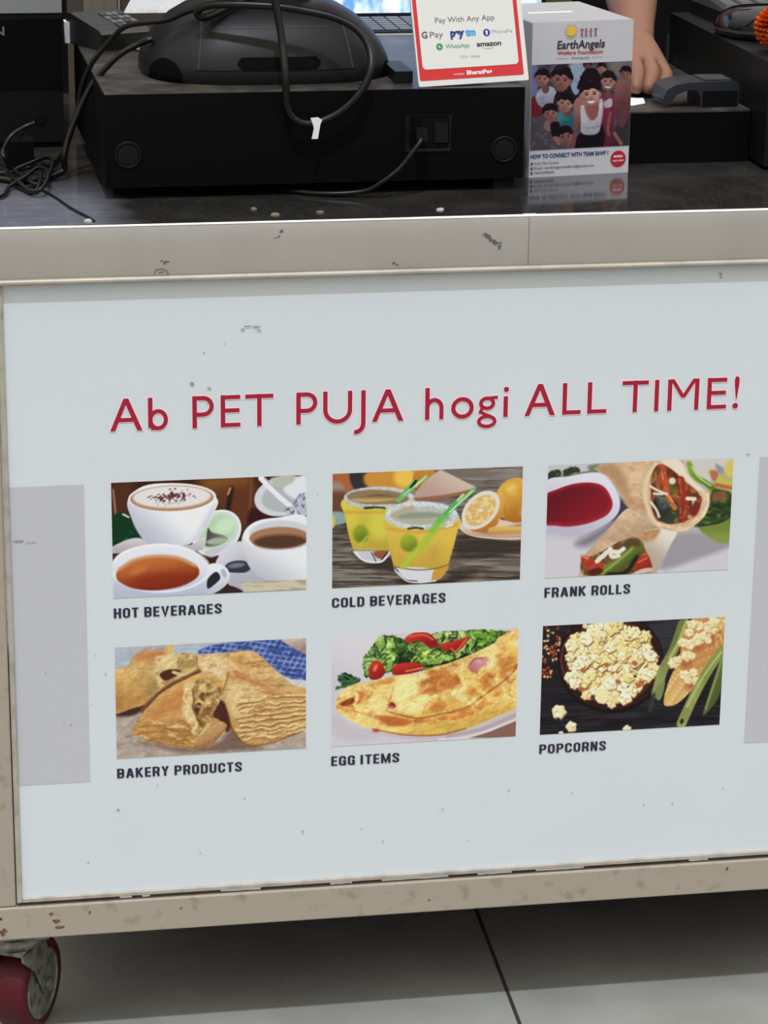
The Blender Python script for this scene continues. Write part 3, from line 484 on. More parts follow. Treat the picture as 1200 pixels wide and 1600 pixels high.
def pic_egg():
    p = Pic([(52, 92), (1170, 38), (1160, 690), (48, 757)], NX, NY, (208, 202, 208)); F = np.ones(p.X.shape)
    p.poly([(50, 90), (330, 80), (260, 240), (80, 420), (45, 600)], (202, 194, 202), (216, 212, 218), (60, 500, 250, 100), soft=50)
    p.poly([(200, 650), (500, 710), (800, 705), (1165, 590), (1165, 530), (900, 640), (600, 690)], (198, 186, 192), soft=24); p.poly([(60, 560), (180, 640), (330, 690), (200, 720), (60, 680)], (192, 184, 190), soft=50, op=.6)
    p.poly([(860, 700), (1000, 665), (1170, 590), (1170, 700)], (140, 104, 92), soft=8, curve=False); p.line([(700, 712), (900, 690), (1165, 590)], 10, (226, 220, 226), soft=10); p.line([(750, 690), (950, 650), (1165, 560)], 12, (170, 140, 140), soft=20, op=.7)
    def leaf(pts, col, s=3):
        m = p.poly(pts, col, soft=8, wob=(14, 22)); p.tone(m, [min(255, c * 1.45 + 20) for c in col], .75, 30, 24, .5, .66, s); p.tone(m, [c * .45 for c in col], .8, 36, 28, .56, .68, s + 4)
    leaf([(250, 330), (260, 220), (330, 120), (420, 90), (520, 110), (700, 70), (900, 55), (1060, 60), (1165, 68), (1060, 110), (960, 170), (850, 230), (650, 290), (450, 300), (300, 330)], (70, 98, 46))
    p.poly([(440, 200), (540, 170), (560, 240), (460, 260)], (34, 52, 34), soft=20); p.poly([(620, 250), (760, 230), (860, 190), (840, 230), (650, 285)], (30, 44, 28), soft=16)
    leaf([(320, 130), (370, 80), (430, 130), (450, 220), (420, 290), (395, 300), (360, 230)], (132, 168, 84), 5); leaf([(75, 405), (110, 380), (90, 340), (140, 310), (210, 340), (215, 370), (130, 400)], (48, 84, 52), 6); leaf([(245, 300), (250, 210), (330, 190), (360, 240), (290, 260)], (134, 170, 100), 7)
    leaf([(540, 240), (580, 190), (660, 170), (740, 200), (800, 190), (830, 210), (700, 250), (620, 260)], (150, 186, 84), 8); leaf([(660, 90), (740, 60), (850, 60), (860, 100), (760, 130), (690, 130)], (168, 190, 120), 9); leaf([(850, 120), (880, 70), (960, 50), (1060, 80), (980, 130), (900, 150)], (110, 160, 60), 10); leaf([(520, 150), (600, 130), (640, 160), (580, 180)], (150, 180, 90), 2)
    sal = np.clip((p.img[..., 1] - p.img[..., 2] - .04) * 14, 0, 1) * (p.Y < 330)
    p.flakes(150, (250, 1150, 60, 300), 56, [(176, 208, 110), (120, 164, 66), (196, 222, 140), (90, 136, 54)], 9, sal, ang=lambda x, y: -40 + 60 * np.sin(x * .02), jit=.7, seed=4, bend=.25)
    p.flakes(70, (250, 1150, 80, 300), 50, [(32, 52, 30), (44, 70, 34), (24, 40, 26)], 9, sal, ang=-30, jit=.8, seed=9, bend=.25)
    for a in ([(90, 330), (130, 325), (180, 350)], [(78, 408), (130, 390), (190, 372)], [(100, 365), (150, 360), (200, 360)], [(250, 215), (300, 200), (330, 160)], [(240, 260), (270, 240), (300, 245)], [(1060, 70), (1120, 85), (1165, 70)]): p.line(a, 9, (78, 122, 70), soft=7)
    def tom(pts, g): m = p.poly(pts, (200, 56, 42), (150, 34, 34), g, soft=8); return m
    tom([(495, 100), (560, 66), (640, 75), (690, 130), (690, 150), (640, 160), (580, 120), (510, 130)], (560, 70, 600, 150)); p.line([(520, 92), (600, 82), (660, 110)], 9, (224, 110, 84), soft=10)
    m = tom([(705, 140), (780, 120), (880, 95), (860, 130), (800, 190), (780, 170), (730, 180)], (760, 120, 790, 190)); p.line([(770, 165), (800, 180), (860, 110)], 9, (224, 120, 90), soft=8)
    tom([(275, 320), (285, 260), (320, 235), (360, 260), (372, 310), (340, 345), (290, 350)], (300, 250, 340, 345)); p.ell(315, 280, 10, 22, 20, (230, 130, 110), soft=14); tom([(420, 320), (425, 270), (480, 250), (560, 250), (610, 275), (580, 300), (490, 320)], (480, 250, 500, 330)); p.line([(500, 300), (600, 280)], 9, (230, 140, 90), soft=8)
    m = p.poly([(78, 490), (95, 440), (140, 400), (210, 375), (320, 355), (450, 325), (580, 315), (650, 280), (760, 250), (850, 215), (950, 170), (1030, 130), (1060, 95), (1180, 60), (1175, 300), (1170, 490), (1060, 560), (900, 630), (800, 665), (680, 684), (540, 682), (380, 672), (280, 645), (160, 590), (85, 540)], (236, 204, 122), (228, 184, 92), (500, 330, 700, 640), soft=7, nz=(.08, 60))
    p.tone(m, (246, 226, 160), .7, 80, 60, .5, .72, 3)
    for a, o in (([(570, 380), (650, 320), (760, 310), (830, 350), (820, 390), (720, 420), (620, 435), (565, 420)], .9), ([(620, 310), (740, 265), (830, 245), (820, 290), (720, 320)], .7), ([(950, 370), (980, 310), (1050, 290), (1030, 350), (970, 410)], .85), ([(1060, 220), (1120, 200), (1150, 240), (1120, 310), (1060, 340)], .6), ([(1030, 130), (1080, 110), (1120, 140), (1090, 180)], .5), ([(640, 520), (700, 480), (740, 500), (700, 550)], .7), ([(860, 430), (910, 400), (910, 450)], .6), ([(310, 370), (430, 345), (400, 370), (330, 380)], .6)):
        q = p.poly(a, (190, 108, 50), soft=26, op=o, wob=(16, 26), nz=(.2, 24), clip=m); p.tone(q, (226, 170, 96), .6, 24, 20, .5, .68, 5)
    p.tone(m, (200, 128, 60), .45, 44, 36, .56, .7, 12)
    q = p.poly([(85, 505), (150, 530), (300, 560), (500, 585), (700, 575), (860, 525), (1000, 440), (1170, 250), (1170, 330), (1060, 440), (900, 560), (760, 600), (600, 610), (480, 628), (360, 600), (200, 545), (95, 530)], (214, 144, 74), soft=14, nz=(.25, 40)); p.tone(q, (238, 200, 120), .7, 60, 20, .5, .66, 2)
    p.poly([(330, 580), (420, 575), (530, 600), (500, 625), (400, 630)], (196, 112, 56), soft=18); p.line([(400, 545), (560, 582), (700, 560), (860, 520), (960, 450), (1120, 330), (1165, 260)], 8, (150, 78, 40), soft=10, op=.85)
    q = p.poly([(85, 525), (160, 560), (300, 615), (450, 640), (600, 625), (780, 605), (920, 560), (1080, 450), (1175, 330), (1175, 500), (1050, 570), (880, 640), (700, 682), (540, 684), (380, 672), (260, 640), (150, 590)], (240, 212, 130), (216, 176, 88), (500, 620, 520, 690), soft=12, nz=(.1, 60)); p.tone(q, (222, 180, 96), .6, 60, 30, .5, .7, 4)
    p.line([(300, 650), (500, 684), (700, 684), (860, 645)], 7, (150, 96, 50), soft=10); p.ell(320, 658, 20, 12, 0, (200, 90, 84), soft=10)
    p.poly([(100, 490), (180, 455), (200, 420), (260, 430), (280, 460), (210, 500), (200, 520), (110, 510)], (206, 132, 66), soft=14); p.line([(110, 450), (180, 430), (205, 450), (190, 500), (220, 525), (300, 545)], 22, (244, 216, 140), soft=12); p.poly([(110, 492), (180, 460), (185, 490), (120, 510)], (140, 66, 34), soft=12); p.line([(230, 400), (260, 440), (230, 490)], 16, (226, 176, 96), soft=14); p.poly([(280, 470), (340, 450), (370, 500), (300, 530)], (246, 222, 150), soft=24)
    p.line([(385, 540), (400, 480), (430, 390)], 7, (196, 130, 70), soft=9); p.poly([(395, 520), (410, 485), (440, 505), (420, 528)], (150, 50, 46), soft=9)
    p.poly([(420, 430), (450, 350), (560, 330), (580, 400), (540, 450), (450, 480)], (246, 226, 156), soft=30); p.poly([(450, 490), (600, 450), (640, 490), (600, 540), (500, 550)], (246, 224, 150), soft=30)
    p.poly([(870, 260), (900, 225), (970, 215), (1005, 245), (960, 270), (930, 310), (885, 300)], (214, 160, 160), (190, 116, 120), (940, 220, 920, 310), soft=10); p.line([(890, 255), (910, 228), (960, 222)], 7, (150, 84, 84), soft=8); p.line([(840, 250), (830, 320), (850, 380)], 10, (244, 220, 150), soft=14); p.poly([(1060, 110), (1130, 90), (1165, 160), (1120, 180)], (240, 200, 110), soft=30)
    p.flakes(60, (400, 1160, 110, 540), 46, [(252, 238, 184), (250, 228, 150)], 26, m, ang=-20, jit=.8, seed=3, bend=.2, op=.4)
    p.flakes(50, (120, 1160, 120, 560), 34, [(176, 100, 46), (196, 124, 60)], 12, m, ang=-22, jit=.7, seed=8, bend=.25, op=.35); p.relief(m, .35, 34, 28, 6); return p.img
def pic_corn():
    p = Pic([(68, 62), (1158, 20), (1128, 662), (52, 712)], NX, NY, (40, 38, 42)); F = np.ones(p.X.shape); rs = np.random.RandomState(8)
    p.tone(F, (60, 58, 64), .7, 200, 12, .52, .68, 4); p.poly([(700, 40), (920, 30), (860, 250), (740, 250)], (58, 58, 66), soft=60); p.tone(F, (24, 22, 26), .6, 240, 18, .55, .7, 8)
    for k in range(70):
        a = rs.rand(); x = 60 + 120 * rs.rand(); y = 70 + 300 * rs.rand()
        if x > 185 - abs(y - 180) * .25 or (y > 270 and x > 118): continue
        p.ell(x, y, rs.uniform(10, 15), rs.uniform(8, 12), rs.uniform(0, 180), (70, 30, 24), soft=6)
        p.ell(x, y - 2, rs.uniform(7, 11), rs.uniform(6, 8), rs.uniform(0, 180), [(196, 110, 66), (214, 170, 110), (150, 70, 48), (224, 190, 140)][rs.randint(4)], soft=6)
    p.ell(224, 105, 12, 12, 0, (120, 60, 50), soft=8)
    p.ell(478, 285, 318, 300, 8, (30, 20, 22), soft=14); p.ring(478, 280, 298, 275, 8, 22, (62, 34, 36), soft=16); p.line([(205, 380), (180, 280), (190, 190), (235, 120)], 12, (104, 58, 56), soft=12); p.ell(478, 280, 280, 258, 8, (84, 48, 34), soft=10)
    L = []
    for k in range(190):
        a = rs.rand() * 6.283; r = np.sqrt(rs.rand())
        L.append((478 + 255 * r * np.cos(a), 255 + 222 * r * np.sin(a)))
    L += [(330, 480), (425, 490), (500, 500), (480, 530), (570, 470), (600, 460), (560, 500), (715, 250), (735, 330), (700, 370), (240, 180), (230, 250), (235, 370), (260, 410)]
    for i, (x, y) in enumerate(L):
        if i % 5 == 0: p.ell(x + 20, y + 14, 18, 14, rs.rand() * 180, (168, 92, 54), soft=12, op=.85)
        p.puff(x, y, rs.uniform(30, 46), [(246, 236, 198), (240, 224, 178), (248, 242, 214), (242, 226, 164)][rs.randint(4)], [(176, 124, 74), (150, 96, 58), (128, 84, 52)][rs.randint(3)], rs)
    p.ell(425, 485, 42, 44, 0, (240, 226, 176), soft=10)
    for x, y in ((640, 420), (660, 405), (300, 440), (520, 400), (450, 300), (620, 290), (310, 330)): p.ell(x, y, 18, 13, 30, (182, 104, 64), soft=12)
    for x, y, r in ((165, 572, 46), (240, 665, 36), (575, 682, 26), (180, 705, 16), (320, 64, 16)): p.puff(x, y, r, (242, 232, 196), (168, 140, 98), rs)
    # husks and cob
    p.line([(905, 60), (850, 220), (790, 330), (750, 470)], 58, (120, 130, 68), (146, 156, 96), (840, 100, 760, 460), soft=10, nz=(.15, 90)); p.line([(930, 40), (880, 170), (830, 260)], 20, (176, 182, 110), soft=10); p.poly([(735, 470), (770, 420), (800, 400), (790, 470), (765, 515)], (126, 142, 88), soft=8); p.line([(735, 480), (712, 570)], 22, (64, 66, 64), soft=20)
    m = p.poly([(795, 530), (805, 460), (840, 360), (880, 290), (900, 160), (930, 60), (1000, 20), (1170, 10), (1155, 190), (1100, 250), (1040, 360), (960, 455), (880, 530), (820, 548)], (196, 138, 82), (216, 178, 112), (950, 150, 840, 520), soft=8)
    for i in range(-2, 22):
        for j in range(-8, 9):
            x = 815 + i * 15.5 + j * 15; y = 520 - i * 22.5 + j * 11
            p.ell(x, y, 10.5, 7.5, -50, [(224, 184, 116), (232, 200, 140), (214, 166, 96)][(i * 3 + j) % 3] if i < 8 else [(206, 150, 92), (196, 136, 84), (216, 166, 108)][(i * 5 + j) % 3], soft=8, clip=m, op=.9)
    for x, y in ((1080, 150), (1000, 190), (930, 290), (960, 420)): p.ell(x, y, 40, 30, -50, (176, 96, 60), soft=40, clip=m, op=.8)
    for x, y, r in ((905, 170, 32), (950, 180, 36), (1000, 150, 40), (1040, 130, 36), (1060, 160, 22), (930, 250, 36), (960, 250, 26), (855, 290, 38), (880, 270, 26), (1060, 80, 40), (1000, 70, 34), (960, 60, 32), (1110, 90, 40), (1090, 50, 36), (945, 110, 30), (920, 365, 34), (970, 350, 30), (985, 400, 28), (940, 395, 26), (1130, 50, 26)): p.puff(x, y, r, (240, 226, 186), (186, 146, 96), rs)
    p.line([(1120, 110), (1145, 40)], 40, (214, 186, 120), soft=12, nz=(.3, 14)); p.poly([(1100, 120), (1150, 100), (1150, 180), (1105, 200)], (200, 150, 90), soft=14, nz=(.3, 14))
    p.line([(1150, 215), (1070, 320), (980, 480), (900, 655)], 56, (134, 146, 78), (156, 164, 96), (1100, 260, 930, 620), soft=10, nz=(.15, 90)); p.line([(1135, 230), (1040, 360), (960, 500), (915, 600)], 9, (190, 196, 130), soft=9); p.poly([(880, 640), (920, 560), (960, 580), (910, 660)], (140, 148, 84), soft=8)
    p.poly([(1150, 230), (1170, 300), (1128, 480), (1080, 560), (1030, 605), (1050, 520), (1090, 400)], (116, 128, 70), (86, 98, 54), (1080, 400, 1130, 420), soft=9); p.line([(1145, 260), (1100, 400), (1045, 570)], 8, (150, 160, 98), soft=9); p.ell(903, 640, 9, 16, 20, (40, 36, 28), soft=8)
    return p.img
def pic_kids():
    p = Pic([(75, 525), (980, 487), (960, 1235), (62, 1295)], 200, 168, (92, 84, 96)); F = np.ones(p.X.shape); p.soft = 9
    p.tone(F, (60, 52, 62), .8, 70, 70, .48, .66, 3)
    p.poly([(60, 900), (300, 1000), (340, 1300), (60, 1300)], (84, 76, 86), soft=60); p.tone(F, (128, 118, 124), .45, 34, 30, .58, .7, 6)
    p.poly([(70, 540), (120, 520), (130, 800), (70, 850)], (112, 122, 160), soft=30); p.poly([(420, 520), (560, 510), (550, 720), (430, 720)], (150, 166, 186), soft=30); p.poly([(760, 490), (990, 480), (990, 640), (830, 620)], (120, 114, 112), soft=40); p.poly([(70, 830), (130, 820), (170, 960), (80, 980)], (120, 34, 44), soft=16); p.poly([(850, 1050), (990, 900), (970, 1240), (800, 1240)], (62, 56, 62), soft=40)
    SK = (178, 130, 118); SD = (122, 76, 72); HR = (34, 22, 32)
    def kid(x, y, r, sk=SK, tilt=0, smile=False, hair=1.0):
        a = np.radians(tilt)
        def T(u, v): return (x + r * (u * np.cos(a) - v * np.sin(a)), y + r * (u * np.sin(a) + v * np.cos(a)))
        q = p.poly([T(-1.02, .1), T(-1.1, -.5), T(-.7, -1.2), T(0, -1.42), T(.7, -1.22), T(1.1, -.5), T(1.0, .1), T(0, .3)], HR, soft=9, wob=(r * .10, r * .25)); p.tone(q, (74, 58, 70), .7, r * .35, r * .2, .5, .68, int(x) % 9)
        for s in (-1, 1): p.ell(*T(s * .92, .12), r * .16, r * .26, tilt, [c * .8 for c in sk])
        p.poly([T(-.85, -.25), T(-.4, -.5), T(.4, -.5), T(.85, -.25), T(.82, .35), T(.5, .95), T(0, 1.18), T(-.5, .95), T(-.82, .35)], sk, [c * .78 for c in sk], (*T(.2, -.3), *T(-.6, .9)), soft=10)
        p.poly([T(-.9, -.15), T(-.85, -.75), T(0, -1.1), T(.85, -.75), T(.9, -.15), T(.62, -.3), T(.2, -.52), T(-.1, -.38), T(-.6, -.42)], HR, soft=9, wob=(r * .10, r * .28))
        for s in (-1, 1):
            p.ell(*T(s * .38, .04), r * .17, r * .07, tilt, (40, 24, 28), soft=6); p.line([T(s * .2, -.16), T(s * .58, -.15)], r * .08, (60, 36, 38), soft=6)
        p.poly([T(0, .1), T(.16, .45), T(-.16, .45)], [c * .86 for c in sk], soft=8); p.line([T(-.14, .46), T(.14, .46)], r * .07, (104, 62, 60), soft=6)
        if smile:
            p.poly([T(-.42, .62), T(0, .68), T(.42, .62), T(.2, .88), T(-.2, .88)], (236, 226, 222), soft=6); p.line([T(-.45, .6), T(0, .66), T(.45, .6)], r * .06, (120, 56, 56), soft=6)
        else: p.line([T(-.28, .7), T(0, .73), T(.28, .7)], r * .1, (140, 70, 70), soft=6)
    p.poly([(840, 680), (900, 640), (970, 680), (970, 900), (920, 1060), (860, 1050), (820, 850)], (142, 96, 92), (104, 66, 68), (860, 660, 940, 900)); kid(925, 600, 50, (150, 104, 96), 5)
    kid(708, 555, 40, SK, 0); kid(580, 530, 36, SD, 0)
    p.poly([(700, 900), (720, 780), (800, 770), (840, 860), (830, 1000), (810, 1230), (720, 1240), (700, 1050)], (132, 56, 84), (100, 40, 66), (740, 800, 800, 1200)); p.poly([(735, 850), (800, 820), (800, 890), (740, 900)], (190, 180, 186)); p.ell(770, 780, 24, 40, 0, SD); kid(768, 668, 66, (186, 136, 122), 4, True); p.line([(790, 950), (770, 1080), (780, 1140)], 26, (140, 90, 84)); p.line([(830, 1130), (890, 1220)], 30, (148, 104, 92))
    p.poly([(110, 820), (150, 740), (260, 720), (310, 800), (290, 900), (160, 900)], (176, 180, 194), (140, 142, 160), (180, 740, 220, 900)); p.ell(200, 740, 34, 40, 0, SD); kid(170, 645, 66, (168, 120, 112), 8)
    p.poly([(280, 820), (330, 740), (460, 700), (520, 760), (500, 860), (300, 900)], (44, 34, 44)); p.poly([(430, 700), (490, 640), (520, 740), (470, 790)], (140, 162, 190)); kid(345, 655, 92, (156, 108, 102), 5)
    p.poly([(310, 980), (360, 930), (450, 940), (470, 1060), (400, 1080), (320, 1030)], (60, 138, 146), (40, 104, 116), (340, 950, 420, 1070)); p.ell(400, 940, 40, 50, 0, SD); kid(382, 868, 72, (178, 130, 120), 10)
    p.poly([(190, 1080), (220, 1020), (320, 1020), (330, 1090), (240, 1120)], (150, 112, 110)); kid(248, 960, 66, (164, 116, 108), -10)
    kid(388, 1165, 70, (150, 104, 98), -12); p.poly([(250, 1050), (330, 1040), (330, 1180), (270, 1170)], HR, soft=14); p.poly([(270, 1170), (330, 1170), (340, 1250), (290, 1210)], (150, 104, 96))
    p.poly([(480, 1270), (510, 1140), (620, 1120), (720, 1060), (720, 1250)], (30, 22, 32), soft=12)
    p.poly([(465, 850), (530, 800), (540, 900), (520, 1030), (490, 1160), (470, 1260), (435, 1260), (455, 1150), (460, 980)], (166, 116, 106), (124, 80, 78), (520, 850, 450, 1100)); p.poly([(520, 880), (560, 830), (690, 810), (730, 870), (720, 1000), (690, 1050), (540, 1060)], (166, 116, 104))
    p.poly([(525, 900), (550, 890), (580, 980), (630, 1020), (680, 970), (690, 850), (720, 840), (712, 1000), (680, 1130), (540, 1135), (525, 1010)], (206, 204, 210), (168, 164, 176), (560, 900, 660, 1120)); p.poly([(580, 880), (680, 870), (670, 970), (630, 1010), (590, 960)], (150, 96, 90)); p.line([(535, 1085), (700, 1070)], 8, (150, 146, 160))
    p.poly([(505, 740), (510, 640), (560, 565), (640, 555), (695, 620), (705, 720), (690, 760)], HR, soft=9, wob=(12, 26)); kid(610, 780, 92, (204, 158, 142), -6, True)
    p.tone(F, (40, 30, 44), .12, 26, 26, .5, .7, 5); return p.img
# ------------------------------------------------------------------ materials
mat('board_white', tuple(c * INK for c in S(202, 208, 211)), 0.4, spec=0.25, var=0.10, vs=9, var_col=tuple(c * INK for c in S(190, 195, 199)))
mat('panel_grey', tuple(c * INK for c in S(182, 182, 187)), 0.45, spec=0.2)
mat('ink_red', tuple(c * INK for c in S(158, 30, 54)), 0.45, spec=0.2, var=0.3, vs=300, var_col=tuple(c * INK for c in S(140, 40, 60)))
mat('ink_halo', tuple(c * 1.1 for c in S(244, 226, 230)), 0.45, spec=0.2)
mat('ink_navy', tuple(c * INK for c in S(46, 44, 62)), 0.45, spec=0.2)
mat('steel', (0.56, 0.525, 0.48), 0.45, metal=0.6, var=0.30, vs=14, var_col=(0.44, 0.40, 0.37), stretch=(1, 1, 0.35), bump=0.05, bs=500)
mat('steel_bright', (0.86, 0.86, 0.86), 0.16, metal=1.0)
mat('steel_worn', (0.47, 0.41, 0.335), 0.5, metal=0.35, var=0.5, vs=55, var_col=(0.20, 0.15, 0.10), bump=0.15, bs=300, lo=0.56, hi=0.74)
mat('steel_grey', (0.30, 0.29, 0.26), 0.5, metal=0.5, var=0.7, vs=90, var_col=(0.08, 0.075, 0.06))
mat('bead', (0.55, 0.50, 0.44), 0.35, metal=0.4, var=0.5, vs=60, var_col=(0.25, 0.22, 0.18))
mat('sticker_white', (0.80, 0.81, 0.82), 0.5, spec=0.2); mat('grime', (0.13, 0.12, 0.115), 0.7)
mat('grime_pale', (0.33, 0.32, 0.31), 0.7)
mat('black_matte', (0.0022, 0.0023, 0.0028), 0.6, spec=0.08, bump=0.08, bs=900)
mat('black_satin', (0.006, 0.006, 0.007), 0.4, spec=0.22)
mat('black_deep', (0.004, 0.004, 0.004), 0.7, spec=0.1)
mat('charcoal', (0.0095, 0.009, 0.0095), 0.42, spec=0.22, bump=0.10, bs=1200, var=0.4, vs=18, var_col=(0.013, 0.012, 0.012))
mat('charcoal_line', (0.035, 0.033, 0.035), 0.5)
mat('cable_black', (0.005, 0.005, 0.005), 0.35, spec=0.3)
mat('rubber', (0.004, 0.004, 0.004), 0.8, spec=0.2)
mat('gloss_black', (0.006, 0.006, 0.007), 0.12, spec=0.6)
mat('white_card', tuple(c * 0.98 for c in S(222, 221, 216)), 0.4, spec=0.3)
mat('white_paper', (0.86, 0.86, 0.87), 0.6)
mat('grey_paper', (0.50, 0.50, 0.50), 0.7)
mat('white_box', tuple(c * 0.93 for c in S(208, 206, 212)), 0.45, spec=0.3)
mat('ink_cardred', S(205, 52, 54), 0.4, spec=0.3); mat('ink_grey', S(96, 98, 104), 0.5); mat('ink_pale', S(168, 168, 168), 0.5); mat('ink_white', (0.86, 0.85, 0.84), 0.5)
mat('ink_blue', S(36, 52, 124), 0.5); mat('ink_sky', S(70, 160, 216), 0.5); mat('ink_violet', S(70, 40, 140), 0.5); mat('ink_green', S(60, 140, 92), 0.5); mat('ink_black', S(44, 38, 50), 0.5); mat('ink_yellow', S(238, 196, 60), 0.5); mat('ink_orange', S(216, 140, 60), 0.5); mat('ink_crimson', S(188, 22, 56), 0.5); mat('ink_rose', S(196, 74, 96), 0.5)
mat('grey_cover', (0.26, 0.26, 0.26), 0.5, bump=0.05); mat('letter_grey', (0.16, 0.155, 0.14), 0.5)
mat('key_grey', (0.10, 0.10, 0.105), 0.5); mat('key_dark', (0.03, 0.03, 0.034), 0.45); mat('terminal_grey', (0.017, 0.017, 0.0155), 0.5); mat('display_grey', (0.22, 0.24, 0.26), 0.25)
mat('pu_red', (0.085, 0.008, 0.014), 0.5, spec=0.25, var=0.5, vs=40, var_col=(0.05, 0.012, 0.014))
mat('zinc', (0.22, 0.22, 0.195), 0.5, metal=0.4, var=0.9, vs=90, var_col=(0.05, 0.043, 0.033))
mat('olive', (0.10, 0.15, 0.035), 0.6, var=0.6, vs=30, var_col=(0.06, 0.07, 0.02))
mat('wood_brown', (0.075, 0.055, 0.042), 0.55, var=0.5, vs=10, stretch=(6, 6, 1)); mat('wood_pale', (0.17, 0.145, 0.115), 0.55, var=0.4, vs=12, stretch=(6, 6, 1))
mat('skin', (0.215, 0.095, 0.054), 0.5, spec=0.35, bump=0.12, bs=260, var=0.35, vs=40, var_col=(0.17, 0.075, 0.042))
mat('hair', (0.012, 0.010, 0.010), 0.5); mat('cloth_pink', (0.42, 0.27, 0.32), 0.8, var=0.7, vs=60, var_col=(0.30, 0.16, 0.22), stretch=(1, 1, 4)); mat('cloth_black', (0.0025, 0.0025, 0.003), 0.95, spec=0.02)
mat('marigold', (0.90, 0.19, 0.012), 0.6, var=0.5, vs=120, var_col=(0.80, 0.12, 0.008)); mat('leaf_green', (0.06, 0.12, 0.03), 0.6)
mat('crumb', (0.17, 0.13, 0.09), 0.8); mat('chip_white', (0.36, 0.35, 0.33), 0.7); mat('nail', (0.58, 0.36, 0.29), 0.3)
mat('wall_dark', (0.006, 0.0055, 0.006), 0.9, spec=0.05, var=0.5, vs=3)

mat('dusty_black', (0.030, 0.027, 0.024), 0.4, var=0.7, vs=35, var_col=(0.10, 0.09, 0.075))
def granite():
    m = bpy.data.materials.new('granite'); m.use_nodes = True; nt = m.node_tree; N = nt.nodes; L = nt.links; b = N['Principled BSDF']
    tc = N.new('ShaderNodeTexCoord')
    def noise(s, d=6, stretch=None):
        n = N.new('ShaderNodeTexNoise'); n.inputs['Scale'].default_value = s; n.inputs['Detail'].default_value = d
        if stretch:
            mp = N.new('ShaderNodeMapping'); mp.inputs['Scale'].default_value = stretch; L.new(tc.outputs['Object'], mp.inputs[0]); L.new(mp.outputs[0], n.inputs['Vector'])
        else: L.new(tc.outputs['Object'], n.inputs['Vector'])
        return n
    def rng(src, a, b_, c, d):
        r = N.new('ShaderNodeMapRange'); r.inputs[1].default_value = a; r.inputs[2].default_value = b_; r.inputs[3].default_value = c; r.inputs[4].default_value = d; L.new(src, r.inputs[0]); return r.outputs[0]
    def mul(a, b_):
        q = N.new('ShaderNodeMath'); q.operation = 'MULTIPLY'; L.new(a, q.inputs[0]); L.new(b_, q.inputs[1]); return q.outputs[0]
    def mix(f, a, b_):
        x = N.new('ShaderNodeMix'); x.data_type = 'RGBA'; L.new(f, x.inputs[0])
        for s, i in ((a, 6), (b_, 7)):
            if isinstance(s, tuple): x.inputs[i].default_value = (*s, 1)
            else: L.new(s, x.inputs[i])
        return x.outputs[2]
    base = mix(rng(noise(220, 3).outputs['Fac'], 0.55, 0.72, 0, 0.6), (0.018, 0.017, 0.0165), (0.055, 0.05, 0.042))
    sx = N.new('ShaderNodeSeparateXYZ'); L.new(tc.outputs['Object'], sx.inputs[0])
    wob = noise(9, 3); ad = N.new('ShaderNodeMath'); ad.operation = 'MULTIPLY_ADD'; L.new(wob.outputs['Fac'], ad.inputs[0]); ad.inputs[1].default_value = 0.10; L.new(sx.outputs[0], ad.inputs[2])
    left_patch = mul(rng(ad.outputs[0], -0.47, -0.41, 1, 0.0), rng(noise(30, 6, (1, 5, 1)).outputs['Fac'], 0.25, 0.6, 0.6, 1.0))     # paler bluish patch at the left end of the top, fading to the back
    yfade = rng(sx.outputs[1], -0.22, -0.10, 1, 0.0); left_patch = mul(left_patch, yfade); film = rng(noise(14, 6).outputs['Fac'], 0.45, 0.75, 0.0, 0.16)
    c1 = mix(film, base, (0.16, 0.15, 0.13)); c2 = mix(left_patch, c1, (0.155, 0.16, 0.19))
    L.new(c2, b.inputs['Base Color']); b.inputs['Specular IOR Level'].default_value = 0.5
    L.new(rng(noise(30, 5).outputs['Fac'], 0.3, 0.8, 0.05, 0.15), b.inputs['Roughness']); MATS['granite'] = m
granite()
